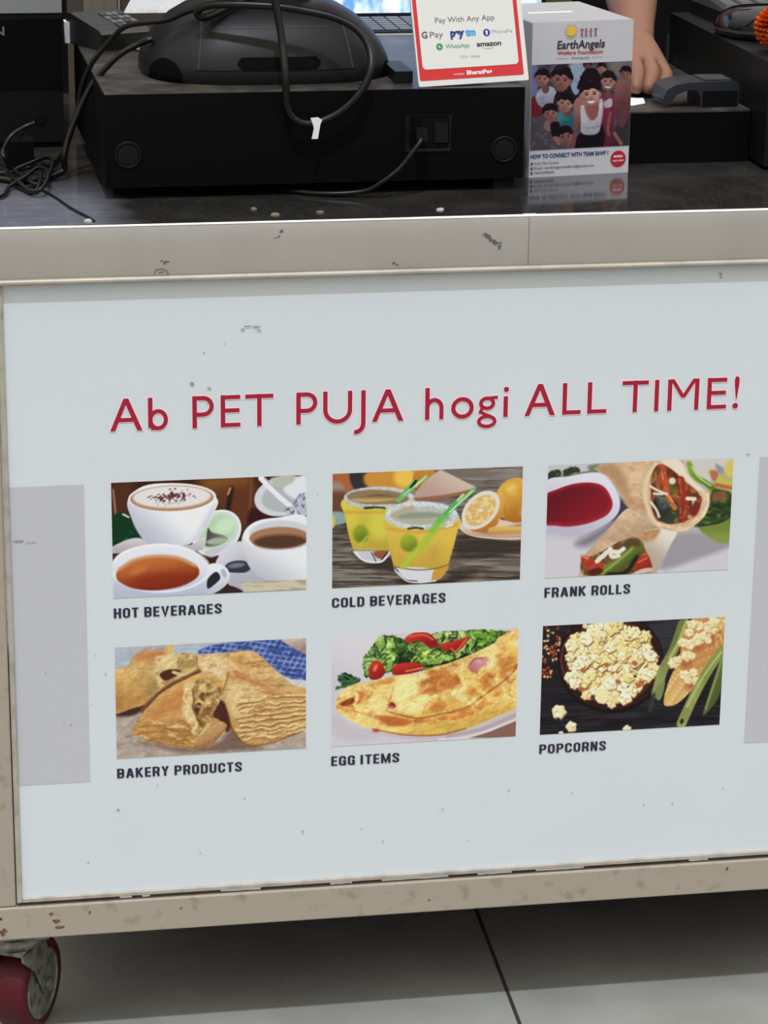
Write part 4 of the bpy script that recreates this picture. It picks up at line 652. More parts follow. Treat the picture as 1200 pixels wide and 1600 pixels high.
def tiles():
    m = bpy.data.materials.new('floor_tile'); m.use_nodes = True; nt = m.node_tree; N = nt.nodes; L = nt.links; b = N['Principled BSDF']
    tc = N.new('ShaderNodeTexCoord'); mp = N.new('ShaderNodeMapping'); mp.inputs['Rotation'].default_value = (0, 0, math.radians(1.9)); mp.inputs['Location'].default_value = (-0.404, 0.36, 0); L.new(tc.outputs['Object'], mp.inputs[0])
    br = N.new('ShaderNodeTexBrick'); br.offset = 0.0; br.inputs['Scale'].default_value = 1.0; br.inputs['Brick Width'].default_value = 0.8; br.inputs['Row Height'].default_value = 0.8; br.inputs['Mortar Size'].default_value = 0.0022
    br.inputs['Color1'].default_value = (0.32, 0.315, 0.29, 1); br.inputs['Color2'].default_value = (0.345, 0.345, 0.32, 1); br.inputs['Mortar'].default_value = (0.03, 0.028, 0.025, 1); L.new(mp.outputs[0], br.inputs['Vector'])
    n = N.new('ShaderNodeTexNoise'); n.inputs['Scale'].default_value = 7; n.inputs['Detail'].default_value = 8; L.new(mp.outputs[0], n.inputs['Vector'])
    r = N.new('ShaderNodeMapRange'); r.inputs[1].default_value = 0.42; r.inputs[2].default_value = 0.72; r.inputs[4].default_value = 0.35; r.interpolation_type = 'SMOOTHSTEP'; r.inputs[1].default_value = 0.3; L.new(n.outputs['Fac'], r.inputs[0])
    x = N.new('ShaderNodeMix'); x.data_type = 'RGBA'; L.new(r.outputs[0], x.inputs[0]); L.new(br.outputs['Color'], x.inputs[6]); x.inputs[7].default_value = (0.15, 0.14, 0.125, 1)
    L.new(x.outputs[2], b.inputs['Base Color'])
    n2 = N.new('ShaderNodeTexNoise'); n2.inputs['Scale'].default_value = 12; n2.inputs['Detail'].default_value = 7; L.new(mp.outputs[0], n2.inputs['Vector'])
    r2 = N.new('ShaderNodeMapRange'); r2.inputs[1].default_value = 0.35; r2.inputs[2].default_value = 0.7; r2.interpolation_type = 'SMOOTHSTEP'; r2.inputs[3].default_value = 0.16; r2.inputs[4].default_value = 0.5; L.new(n2.outputs['Fac'], r2.inputs[0]); L.new(r2.outputs[0], b.inputs['Roughness']); b.inputs['Specular IOR Level'].default_value = 0.3
    MATS['floor_tile'] = m
tiles()
# ------------------------------------------------------------------ setting
o = obj('floor', box(BM(), -4, 4, -6, 3.2, -0.05, 0), 'floor_tile', kind='structure')
o = obj('wall_back', box(BM(), -3, 3.4, 3.0, 3.1, 0, 2.7), 'wall_dark', kind='structure')
# ------------------------------------------------------------------ cart
XL, XR = -0.130, 1.16
cart = empty('serving_cart', 'wheeled steel serving cart whose beige stained frame holds the white menu board', 'cart', (0.5, 0.36, 0))
def cpart(name, bm, m, parent=cart, **k):
    bmesh.ops.translate(bm, verts=bm.verts, vec=-Vector(cart.location)); return obj(name, bm, m, parent, **k)
cpart('bottom_rail', box(BM(), XL, XR, -0.005, 0.030, 0.1255, 0.1600), 'steel_worn', bevel=0.0015)
cpart('top_rail', box(BM(), XL, XR, 0.006, 0.030, 0.760, 0.802), 'steel_worn', bevel=0.0015)
for x0, x1 in ((XL, -0.1012), (0.7120, 0.7420), (1.131, XR)):
    cpart('post', box(BM(), x0, x1, -0.003, 0.028, 0.1602, 0.7822), 'steel_worn', bevel=0.002)
for x0, x1 in ((XL, -0.1012), (1.131, XR)): cpart('post', box(BM(), x0, x1, 0.70, 0.73, 0.1255, 0.802), 'steel_worn', bevel=0.002)
cpart('rear_rail', box(BM(), XL, XR, 0.70, 0.73, 0.1255, 0.160), 'steel_worn', bevel=0.0015)
cpart('side_panel', box(BM(), XL + 0.004, XL + 0.006, 0.028, 0.70, 0.1255, 0.802), 'steel_worn'); cpart('side_panel', box(BM(), XR - 0.006, XR - 0.004, 0.028, 0.70, 0.1255, 0.802), 'steel_worn')
cpart('shelf', box(BM(), XL, XR, 0.03, 0.70, 0.150, 0.158), 'black_matte')
cpart('bay_panel', box(BM(), 0.7425, 1.1305, 0.002, 0.006, 0.1605, 0.760), 'steel_worn')
mat('rust', (0.14, 0.065, 0.03), 0.8, var=0.6, vs=200, var_col=(0.30, 0.20, 0.12))
for x, z, w, h in ((-0.063, 0.143, 0.005, 0.004), (-0.060, 0.136, 0.006, 0.003), (-0.068, 0.151, 0.003, 0.003), (-0.030, 0.150, 0.0015, 0.005), (-0.115, 0.135, 0.005, 0.006), (-0.118, 0.149, 0.003, 0.004), (0.06, 0.148, 0.002, 0.002), (0.31, 0.139, 0.002, 0.002), (0.62, 0.152, 0.002, 0.003)):
    bm = BM(); r0 = random.random() * 6; flat(bm, [[(x + w * math.cos(a + r0) * (0.35 + 0.65 * random.random()), z + h * 0.8 * math.sin(a + r0) * (0.35 + 0.65 * random.random())) for a in np.linspace(0, 6.1, 15)]], -0.0053); cpart('rust_spot', bm, 'rust')
# casters: swivelled wheel, fork, housing
def caster(px, py, ang):
    R = 0.0495; hub = Vector((px, py, R)); ax = Vector((math.cos(ang), math.sin(ang), 0)); fw = Vector((-math.sin(ang), math.cos(ang), 0)); up = Vector((0, 0, 1)); st = hub - fw * 0.030; st.z = 0
    bm = BM(); lathe(bm, [(0.020, 0.1215), (0.030, 0.1210), (0.031, 0.1150), (0.026, 0.108), (0.018, 0.1060)], (st.x, st.y, 0), n=28); box(bm, st.x - 0.034, st.x + 0.034, st.y - 0.030, st.y + 0.030, 0.1225, 0.1255)
    c = cpart('caster', bm, 'zinc', smooth=40, label='swivel caster with a red wheel')
    bm = BM()
    for s in (-1, 1):
        off = ax * (s * 0.0205); pl = []
        for t, z in ((-0.026, 0.108), (0.030, 0.108), (0.030, 0.100), (0.042, 0.060), (0.038, 0.044), (0.030, 0.040), (0.022, 0.044), (0.004, 0.075), (-0.024, 0.098)): pl.append(st + fw * t + off + up * z)
        A = [bm.verts.new(p - ax * 0.0013) for p in pl]; B = [bm.verts.new(p + ax * 0.0013) for p in pl]; bm.faces.new(A); bm.faces.new(B[::-1])
        for i in range(len(A)): bm.faces.new((A[i], B[i], B[(i + 1) % len(A)], A[(i + 1) % len(A)]))
    A = [st + fw * t + ax * s * 0.0218 + up * z for z in (0.1045, 0.1085) for t, s in ((-0.026, -1), (0.030, -1), (0.030, 1), (-0.026, 1))]; loft(bm, [A[:4], A[4:]])
    cpart('fork', bm, 'zinc', c, bevel=0.0006)
    bs = (fw, up, ax); bm = BM()
    lathe(bm, [(0.036, -0.0160), (0.0455, -0.0165), (0.0490, -0.0130), (R, -0.006), (R, 0.006), (0.0490, 0.0130), (0.0455, 0.0165), (0.036, 0.0160)], hub, basis=bs, n=48, cap=False); cpart('tread', bm, 'pu_red', c, smooth=50, label='red polyurethane tread')
    bm = BM()
    for s in (-1, 1): lathe(bm, [(0.0365, s * 0.0158), (0.0365, s * 0.0172), (0.0345, s * 0.0176), (0.0330, s * 0.0150), (0.026, s * 0.0115), (0.018, s * 0.0125), (0.013, s * 0.0175), (0.004, s * 0.0180)], hub, basis=bs, n=40)
    cpart('wheel_disc', bm, 'zinc', c, smooth=40)
    bm = BM(); lathe(bm, [(0.0045, -0.0265), (0.0065, -0.026), (0.0065, -0.0225), (0.0032, -0.0222), (0.0032, 0.0222), (0.0065, 0.0225), (0.0065, 0.026), (0.0045, 0.0265)], hub, basis=bs, n=12); cpart('axle_bolt', bm, 'zinc', c)
caster(-0.0905, 0.055, math.radians(-27)); caster(1.12, 0.055, 0.3); caster(-0.09, 0.67, 0.5); caster(1.11, 0.67, -0.4)
# ------------------------------------------------------------------ counter top
top = empty('counter_top', 'black stone counter top with a stained steel front edge, on the cart', 'counter', (0.5, 0.36, 0.803))
def tpart(name, bm, m, **k):
    bmesh.ops.translate(bm, verts=bm.verts, vec=-Vector(top.location)); return obj(name, bm, m, top, **k)
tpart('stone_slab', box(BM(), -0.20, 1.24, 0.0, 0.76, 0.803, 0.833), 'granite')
def apron(x0, x1, dz):
    P = [(-0.0050, 0.7885), (-0.0062, 0.791), (-0.0062, 0.8330 + dz), (-0.0058, 0.8342 + dz), (-0.0010, 0.8342 + dz), (-0.0008, 0.8332), (-0.0008, 0.7885)]
    return prism(BM(), [(a, b) for a, b in P], x0, x1, 'yz')
tpart('steel_edge', apron(-0.20, 0.3935, 0), 'steel', smooth=30); tpart('steel_edge', apron(0.3940, 1.24, 0.0005), 'steel', smooth=30)
tpart('rim', prism(BM(), [(-0.0062 + 0.0026 - 0.0026 * math.cos(a), 0.8348 + 0.0024 * math.sin(a)) for a in np.linspace(-0.3, math.pi, 10)] + [(-0.0010, 0.8335)], -0.20, 1.24, 'yz'), 'steel_bright', smooth=50, label='top bend of the steel edge, its highlight put into a whiter steel')  # top bend of the same steel, coloured whiter to carry the sky highlight
bm = prism(BM(), [(0.0, 0.7885), (-0.0062, 0.7885), (-0.0080, 0.7872), (-0.0086, 0.7852), (-0.0080, 0.7834), (-0.0060, 0.7825), (0.0, 0.7825)], -0.20, 1.24, 'yz'); mat('bead_band', (0.44, 0.40, 0.345), 0.5, metal=0.35, var=0.4, vs=30); tpart('edge_bead', bm, 'bead_band', smooth=50, label='rolled lower bead of the steel edge')
bm = BM()
for k in range(14):
    x = 0.388 + k * 0.0009; tube(bm, [(x - 0.001, -0.0045, 0.8355 + 0.0004 * math.sin(k * 2)), (x + 0.0006, -0.003, 0.8368), (x + 0.001, 0.0, 0.8369)], 0.0007, 6, 2)
tpart('weld_seam', bm, 'steel_bright', smooth=True, label='bright welded joint in the steel edge')
def blotch(bm, x, z, w, h, y, n=9, rag=0.5):
    ph = random.random() * 6
    flat(bm, [[(x + w * math.cos(a + ph) * (1 - rag * random.random()), z + h * math.sin(a + ph) * (1 - rag * random.random())) for a in np.linspace(0, 2 * math.pi, n, endpoint=False)]], y)
for x, z, w, h in ((0.1600, 0.8270, 0.0030, 0.0035), (0.1585, 0.8225, 0.0025, 0.0015), (0.1555, 0.8212, 0.003, 0.0008), (0.3540, 0.8170, 0.004, 0.0045), (0.3570, 0.8145, 0.003, 0.005), (0.3610, 0.8110, 0.005, 0.003), (0.3660, 0.8075, 0.002, 0.005), (0.0500, 0.8025, 0.003, 0.0018), (0.0550, 0.8015, 0.0035, 0.0012), (0.0525, 0.8000, 0.0015, 0.0025), (0.2660, 0.7942, 0.003, 0.0018), (0.2690, 0.7925, 0.002, 0.0012)):
    bm = BM(); blotch(bm, x, z, w, h, -0.0065, 9, 0.75); tpart('scuff_mark', bm, 'grime')
for pts in ([(0.0435, 0.7900), (0.0440, 0.7935), (0.0500, 0.7950), (0.0545, 0.7930), (0.0560, 0.7895)], [(0.047, 0.7915), (0.052, 0.7920)], [(0.349, 0.818), (0.352, 0.8205), (0.357, 0.818), (0.356, 0.813)], [(0.357, 0.812), (0.361, 0.814), (0.364, 0.811)], [(0.364, 0.8105), (0.3675, 0.8115), (0.3665, 0.805)]): tpart('scratch', flat_union(BM(), stroke(pts, 0.0008), -0.0066), 'grime')
# ------------------------------------------------------------------ menu board
brd = empty('menu_board', 'white printed menu board in the cart front with six food photos and a red headline', 'sign', (0.305, 0.0, 0.165))
def bpart(name, bm, m, parent=brd, **k):
    bmesh.ops.translate(bm, verts=bm.verts, vec=-Vector(brd.location)); return obj(name, bm, m, parent, **k)
bpart('panel', box(BM(), -0.0970, 0.7110, 0.0, 0.004, 0.1655, 0.800), 'board_white')
bm = BM(); box(bm, -0.1005, -0.0952, -0.0035, 0.0, 0.1640, 0.7820); box(bm, -0.0952, 0.7110, -0.0035, 0.0, 0.1640, 0.1685); bpart('bead_trim', bm, 'bead', bevel=0.001, label='thin steel bead round the board')
for x0, x1 in ((0.000, 0.012), (0.022, 0.030), (0.100, 0.140), (0.210, 0.232), (0.262, 0.330), (0.360, 0.395), (0.42, 0.47), (0.58, 0.60)):
    P = [(x, 0.1618 - 0.0006 * random.random()) for x in np.linspace(x0, x1, 9)] + [(x, 0.1634 + 0.0004 * random.random()) for x in np.linspace(x1, x0, 9)]; bpart('torn_edge', prism(BM(), P, -0.0012, -0.0006), 'white_paper')
bm = BM(); flat(bm, [[(-0.0950, 0.2874), (-0.0262, 0.2874), (-0.0256, 0.5893), (-0.0950, 0.5893)]], -0.0003); bpart('colour_block', bm, 'panel_grey', label='pale lilac grey block at the left margin')
bm = BM(); flat(bm, [[(0.6322, 0.2880), (0.7040, 0.2880), (0.7040, 0.5893), (0.6322, 0.5893)]], -0.0003); bpart('colour_block', bm, 'panel_grey', label='pale lilac grey block at the right margin')
def cap_glyph(c, w, t):
    """condensed capitals as pen strokes; height 1, width w"""
    h = t / 2; x0, x1, m = h, w - h, 0.5; th = t * 0.85; q = th / 2; r = min((w - t) * 0.5, 0.24); V = lambda x: [(x, 0), (x, 1)]
    def rr(x0, x1, z0, z1, r): return rrect(x0, x1, z0, z1, r, 5)
    O = [(rr(x0, x1, q, 1 - q, r), True)]
    D = {'H': [(V(x0), 0), (V(x1), 0), ([(x0, m), (x1, m)], 0)], 'T': [([(0, 1 - q), (w, 1 - q)], 0), (V(w / 2), 0)], 'L': [(V(x0), 0), ([(x0, q), (w, q)], 0)], 'I': [(V(h), 0)],
         'E': [(V(x0), 0), ([(x0, q), (w, q)], 0), ([(x0, m), (w * .94, m)], 0), ([(x0, 1 - q), (w, 1 - q)], 0)], 'F': [(V(x0), 0), ([(x0, m), (w * .94, m)], 0), ([(x0, 1 - q), (w, 1 - q)], 0)],
         'O': O, 'N': [(V(x0), 0), (V(x1), 0), ([(x0, 1), (x1, 0)], 0)], 'M': [(V(x0), 0), (V(x1), 0), ([(x0, 1), (w / 2, 0.12), (x1, 1)], 0)], 'V': [([(h, 1), (w / 2, 0.06), (w - h, 1)], 0)],
         'A': [([(h, 0), (w / 2 - h * .3, 0.97)], 0), ([(w / 2 + h * .3, 0.97), (w - h, 0)], 0), ([(w * .2, .3), (w * .8, .3)], 0)], 'K': [(V(x0), 0), ([(x0, .38), (w - h, 1)], 0), ([(w * .40, .55), (w - h, 0)], 0)],
         'Y': [([(h, 1), (w / 2, .45), (w - h, 1)], 0), ([(w / 2, .5), (w / 2, 0)], 0)], 'U': [([(x0, 1)] + arc(x0 + r, q + r, r, r, 180, 270) + arc(x1 - r, q + r, r, r, 270, 360) + [(x1, 1)], 0)],
         'P': [(V(x0), 0), ([(x0, 1 - q)] + arc(x1 - r * .8, 1 - q - r * .8, r * .8, r * .8, 90, 0, 5) + arc(x1 - r * .8, .46 + r * .8, r * .8, r * .8, 0, -90, 5) + [(x0, .46)], 0)],
         'C': [([(x1, .66)] + [(x1, .8)] + arc(x1 - r, 1 - q - r, r, r, 0, 90, 5) + arc(x0 + r, 1 - q - r, r, r, 90, 180, 5) + arc(x0 + r, q + r, r, r, 180, 270, 5) + arc(x1 - r, q + r, r, r, 270, 360, 5) + [(x1, .36)], 0)],
         'S': [([(x1, .70), (x1, .78)] + arc(x1 - r, 1 - q - r, r, r, 0, 90, 5) + arc(x0 + r, 1 - q - r, r, r, 90, 200, 5) + [(w * .42, .53), (w * .62, .46)] + arc(x1 - r, q + r, r, r, 20, -90, 5) + arc(x0 + r, q + r, r, r, 270, 180, 5) + [(x0, .30)], 0)]}
    D['R'] = D['P'] + [([(w * .55, .46), (w * .78, .30), (w - h * 1.1, 0)], 0)]; D['G'] = [(D['C'][0][0] + [(x1, .46), (w * .55, .46)], 0), ([(x1, .4), (x1, 0)], 0)]
    D['B'] = D['P'] + [([(x0, q)] + arc(x1 - r * .8, q + r * .8, r * .8, r * .8, -90, 0, 5) + arc(x1 - r * .8, .52 - r * .8, r * .8, r * .8, 0, 90, 5) + [(x0, .52)], 0)]; D['D'] = [(V(x0), 0), ([(x0, 1 - q)] + arc(x1 - r, 1 - q - r, r, r, 90, 0, 5) + arc(x1 - r, q + r, r, r, 0, -90, 5) + [(x0, q)], 0)]
    return [p for pts, cl in D[c] for p in stroke(pts, t, bool(cl), th)]
CW = {'I': .22, 'M': .68, 'V': .56, 'A': .58, 'E': .43, 'L': .42, 'F': .42, 'T': .46, 'K': .54, 'Y': .54}
def caption(text, x0, x1, z0, cap=0.0100):
    adv = []; x = 0
    for c in text:
        w = CW.get(c, .51)
        if c == ' ': x += .28; continue
        adv.append((c, x, w)); x += w + .115
    s = (x1 - x0) / (x - .115); P = []
    for c, a, w in adv: P += [[(x0 + (a + p) * s, z0 + q * cap) for p, q in f] for f in cap_glyph(c, w, .175)]
    return P
PICS = (('HOT BEVERAGES', pic_hot, 0.0, 0.590, 0.1034, 'printed photo of cappuccino, tea and coffee cups'), ('COLD BEVERAGES', pic_cold, 0.2103, 0.590, 0.322, 'printed photo of two lemonade glasses with green straws'), ('FRANK ROLLS', pic_rolls, 0.4204, 0.590, 0.5069, 'printed photo of filled wraps beside a bowl of red sauce'),
        ('BAKERY PRODUCTS', pic_bakery, 0.0, 0.4250, 0.122, 'printed photo of flaky golden pastries on a blue check cloth'), ('EGG ITEMS', pic_egg, 0.2103, 0.4250, 0.2784, 'printed photo of an omelette with salad and tomato'), ('POPCORNS', pic_corn, 0.4200, 0.4250, 0.4883, 'printed photo of a popcorn bowl and a corn cob'))
for t, fn, x, z, xe, lab in PICS:
    ph = sheet('food_photo', fn(), x - brd.location.x, x + 0.1852 - brd.location.x, z - 0.1152 - 0.165, z - 0.165, -0.0004, brd, lab)
    bm = flat(BM(), [[(x - 0.0009, z - 0.1155), (x + 0.1861, z - 0.1155), (x + 0.1861, z + 0.0004), (x - 0.0009, z + 0.0004)]], -0.0002); bpart('photo_border', bm, 'sticker_white', label='thin white edge round the photo')
    bm = flat_union(BM(), caption(t, x, xe, (0.4547 if z > 0.5 else 0.2893)), -0.0006); bpart('caption', bm, 'ink_navy', label='dark capitals reading ' + t.lower())
# headline in rounded humanist capitals
HT = 0.0043
def head_glyph(c, x0, x1, z0, z1):
    t = HT; w = x1 - x0; h = t / 2; H = 0.0313; zc = 0.6402; P = []
    V = lambda x, a=zc, b=zc + H: stroke([(x, a), (x, b)], t); Hz = lambda a, b, z: stroke([(a, z), (b, z)], t * .92)
    if c == 'A':
        ap = (x0 + x1) / 2 - .0003; P = [[(x0, zc), (x0 + t * 1.1, zc), (ap + t * .62, zc + H), (ap - t * .45, zc + H)], [(x1 - t * 1.15, zc), (x1, zc), (ap + t * .62, zc + H), (ap - t * .55, zc + H)]] + Hz(x0 + w * .24, x1 - w * .24, zc + H * .34)
    elif c == 'E': P = V(x0 + h) + Hz(x0 + h, x1, zc + h) + Hz(x0 + h, x1 - .0008, zc + H * .52) + Hz(x0 + h, x1, zc + H - h)
    elif c == 'T': P = V((x0 + x1) / 2) + Hz(x0, x1, zc + H - h)
    elif c == 'L': P = V(x0 + h) + Hz(x0 + h, x1, zc + h)
    elif c == 'I': P = V((x0 + x1) / 2)
    elif c == 'P':
        r = H * .255; P = V(x0 + h) + stroke([(x0 + h, zc + H - h)] + arc(x1 - h - r, zc + H - h - r, r, r, 90, -90, 14) + [(x0 + h, zc + H - h - 2 * r)], t * .95)
    elif c == 'U':
        r = (w - t) / 2; rz = H * .38; P = stroke([(x0 + h, zc + H)] + arc(x0 + h + r, zc + h + rz - .0006, r, rz, 180, 360, 16) + [(x1 - h, zc + H)], t * .97)
    elif c == 'J': r = .0075; P = stroke([(x1 - h, zc + H), (x1 - h, zc - .001)] + arc(x1 - h - r, zc - .001, r, .0085, 0, -100, 10), t)
    elif c == 'M': P = V(x0 + h * 1.1) + V(x1 - h * 1.1) + [[(x0 + h, zc + H), (x0 + t * 1.5, zc + H), ((x0 + x1) / 2 + h * 1.0, zc + H * .42), ((x0 + x1) / 2 - h * .8, zc + H * .40)], [(x1 - h, zc + H), (x1 - t * 1.5, zc + H), ((x0 + x1) / 2 - h * 1.0, zc + H * .42), ((x0 + x1) / 2 + h * .8, zc + H * .40)]]
    elif c == 'b': r = (w - t) / 2; P = V(x0 + h, zc + .002) + stroke(arc(x0 + h + r, zc + .0098, r, .0083, 165, -195, 26), t * .92) + stroke([(x0 + h, zc + .006), (x0 + h + .002, zc + .0015), (x0 + h + r, zc + .0015)], t * .8)
    elif c == 'h': r = (w - t) / 2; P = V(x0 + h) + stroke(arc(x0 + h + r, zc + .0112, r, .0080, 165, 0, 14) + [(x1 - h, zc)], t * .95)
    elif c == 'o': r = (w - t) / 2; P = stroke(arc(x0 + h + r, zc + .0104, r, .0087, 0, 342, 19), t * .95, True)
    elif c == 'g':
        cx = x0 + .0088; P = stroke(arc(cx + .0004, zc + .0141, .0061, .0050, 0, 340, 17), t * .85, True) + stroke([(cx + .0022, zc + .0192), (x1 - .0008, zc + .0198)], t * .72) + stroke([(cx - .0042, zc + .0098), (cx - .0060, zc + .0058), (cx - .001, zc + .0030), (cx + .004, zc + .0012)], t * .75) + stroke(arc(cx + .0004, zc - .0038, .0078, .0050, 0, 340, 17), t * .82, True)
    elif c == 'i': P = V((x0 + x1) / 2 - .0003, zc, zc + .0205) + [circ((x0 + x1) / 2, zc + .0272, .0026, 16)]
    elif c == '!': P = [[((x0 + x1) / 2 + a, zc + b) for a, b in ((-.0004, .0095), (.0006, .0095), (.0025, .024), (.0027, .029), (.0018, .0315), (.0002, .0321), (-.0014, .0315), (-.0022, .029), (-.0020, .024))], circ((x0 + x1) / 2 - .0006, zc + .0026, .0029, 16)]
    return P
LET = [('A', 0.0001, 0.0304, 0.6403, 0.6722), ('b', 0.0357, 0.0545, 0.6403, 0.6717), ('P', 0.0772, 0.0975, 0.64, 0.6714), ('E', 0.1038, 0.1224, 0.64, 0.6715), ('T', 0.1270, 0.1536, 0.6404, 0.6716), ('P', 0.1753, 0.1955, 0.64, 0.6712), ('U', 0.2008, 0.2287, 0.64, 0.6719), ('J', 0.2303, 0.2415, 0.6424, 0.6715), ('A', 0.2476, 0.2780, 0.6409, 0.6721), ('h', 0.2987, 0.3167, 0.6402, 0.6711), ('o', 0.3238, 0.3460, 0.6399, 0.6612), ('g', 0.3496, 0.3699, 0.6298, 0.6615), ('i', 0.3747, 0.3797, 0.6403, 0.6606), ('A', 0.3954, 0.4253, 0.6403, 0.6718), ('L', 0.4324, 0.4506, 0.64, 0.671), ('L', 0.4570, 0.4760, 0.6404, 0.6711), ('T', 0.4910, 0.5171, 0.6399, 0.671), ('I', 0.5223, 0.5284, 0.6404, 0.6708), ('M', 0.5360, 0.5676, 0.64, 0.6713), ('E', 0.5756, 0.5951, 0.6397, 0.6712), ('!', 0.6010, 0.6087, 0.6391, 0.6713)]
hd = bpy.data.objects.new('headline', None); COL.objects.link(hd); hd.parent = brd; hd['label'] = 'red headline reading Ab PET PUJA hogi ALL TIME!'
for g in LET:                                   # each letter a piece of the headline, over its pale outline
    P = head_glyph(*g); e = 0.0009
    bpart('letter', flat_union(BM(), P, -0.0008), 'ink_red', hd)
    bpart('letter_outline', flat_union(BM(), [hull([(a + e * math.cos(k * math.pi / 4), c + e * math.sin(k * math.pi / 4)) for a, c in p for k in range(8)]) for p in P], -0.0005), 'ink_halo', hd)
for x, z, w, h in ((0.1310, 0.7370, 0.006, 0.0008), (0.1375, 0.7362, 0.005, 0.0011), (0.1250, 0.7340, 0.003, 0.0012), (0.140, 0.7325, 0.003, 0.0008), (0.0770, 0.6835, 0.0022, 0.0028), (0.0935, 0.6785, 0.0024, 0.0016), (0.0885, 0.7130, 0.0012, 0.0012), (0.1085, 0.7210, 0.001, 0.001), (0.0925, 0.6640, 0.0016, 0.0007), (0.5830, 0.7740, 0.0022, 0.0018), (0.5835, 0.7710, 0.0012, 0.002), (0.0000, 0.2562, 0.002, 0.0012), (0.1245, 0.2600, 0.001, 0.0012), (0.182, 0.221, 0.0008, 0.0025), (0.263, 0.205, 0.001, 0.0012), (0.0390, 0.2800, 0.0009, 0.0009), (0.2410, 0.2200, 0.0008, 0.001), (0.3230, 0.2360, 0.0009, 0.0015), (0.3900, 0.2520, 0.001, 0.0012), (0.4550, 0.2450, 0.001, 0.001), (0.5300, 0.2270, 0.0006, 0.003), (0.5600, 0.2270, 0.0008, 0.0016), (0.2960, 0.3880, 0.0008, 0.0009), (0.1960, 0.5700, 0.0007, 0.0007), (-0.0180, 0.4180, 0.0009, 0.0009), (-0.0090, 0.3985, 0.0009, 0.0012), (-0.0230, 0.3680, 0.0007, 0.0007), (-0.0660, 0.4030, 0.001, 0.0009), (-0.043, 0.348, 0.0012, 0.0008), (-0.050, 0.351, 0.0008, 0.0008), (0.620, 0.5930, 0.003, 0.0009), (0.612, 0.240, 0.001, 0.001), (0.35, 0.2, 0.0008, 0.0008), (0.08, 0.205, 0.0012, 0.0008), (-0.03, 0.202, 0.002, 0.0008), (0.2, 0.245, 0.0007, 0.0007), (0.5, 0.2635, 0.0006, 0.0006)):
    bm = BM(); blotch(bm, x, z, w, h, -0.0010, 9, 0.6); bpart('dirt_speck', bm, 'grime_pale')
for q in (0, 1):
  bm = BM(); blotch(bm, -0.088, 0.5365, 0.006, 0.0011, -0.0010, 11, .6) if q else blotch(bm, -0.076, 0.5345, 0.008, 0.0007, -0.0010, 11, .6); bpart('smudge', bm, 'grime_pale', label='grey smudge on the left margin')
# ------------------------------------------------------------------ cash drawer (its back faces out)
dr = empty('cash_drawer', 'wide black metal cash drawer in the middle of the counter, its back outward', 'cash drawer', (0.0095, 0.1266, 0.833), math.radians(0.8))
DW, DD, DH = 0.4085, 0.362, 0.1004
obj('housing', box(BM(), 0, DW, 0, DD, 0.0115, DH), 'black_matte', dr, bevel=0.0018)
obj('top_plate', box(BM(), 0.0012, DW - 0.0012, 0.0012, DD - 0.001, DH, DH + 0.0002), 'dusty_black', dr, label='dusty top plate')
for x, y in ((0.018, 0.03), (DW - 0.020, 0.006), (0.03, DD - 0.03), (DW - 0.03, DD - 0.03)):
    bm = BM(); box(bm, x - 0.008, x + 0.012, y - 0.002, y + 0.018, 0, 0.0115); obj('rubber_foot', bm, 'rubber', dr, bevel=0.002)
for x, z in ((0.022, 0.0430), (DW - 0.0195, 0.0400)):
    bm = BM(); lathe(bm, [(0.0105, -0.0002), (0.0112, -0.0012), (0.0124, -0.0012), (0.0131, -0.0002)], (x, 0, z), 'y', 40); lathe(bm, [(0.0098, 0.0004), (0.0098, -0.0006), (0.0085, -0.0008), (0.0001, -0.0008)], (x, 0, z), 'y', 40); obj('knockout_disc', bm, 'black_satin', dr, smooth=40, label='round knockout ring on the back')
bm = BM(); P = rrect(0.290, 0.336, 0.040, 0.0765, 0.002); Q = rrect(0.2945, 0.3335, 0.043, 0.0735, 0.001)
for k in range(len(P)):
    a, b, c, d = P[k], P[(k + 1) % len(P)], Q[(k + 1) % len(Q)], Q[k]; bm.faces.new([bm.verts.new(v) for v in ((a[0], -0.0012, a[1]), (b[0], -0.0012, b[1]), (c[0], -0.0004, c[1]), (d[0], -0.0004, d[1]))])
bmesh.ops.remove_doubles(bm, verts=bm.verts, dist=1e-6); fr = obj('socket_panel', bm, 'black_satin', dr, label='recessed socket panel')
obj('socket', box(BM(), 0.3060, 0.3325, -0.0008, 0.004, 0.0450, 0.0725), 'black_deep', fr)
bm = BM()
for k in range(6): box(bm, 0.310 + k * 0.0035, 0.3115 + k * 0.0035, -0.0030, 0.0, 0.0445, 0.0465)
box(bm, 0.3190, 0.3320, -0.0035, 0, 0.0485, 0.068); obj('jack', bm, 'black_satin', fr, bevel=0.0004)
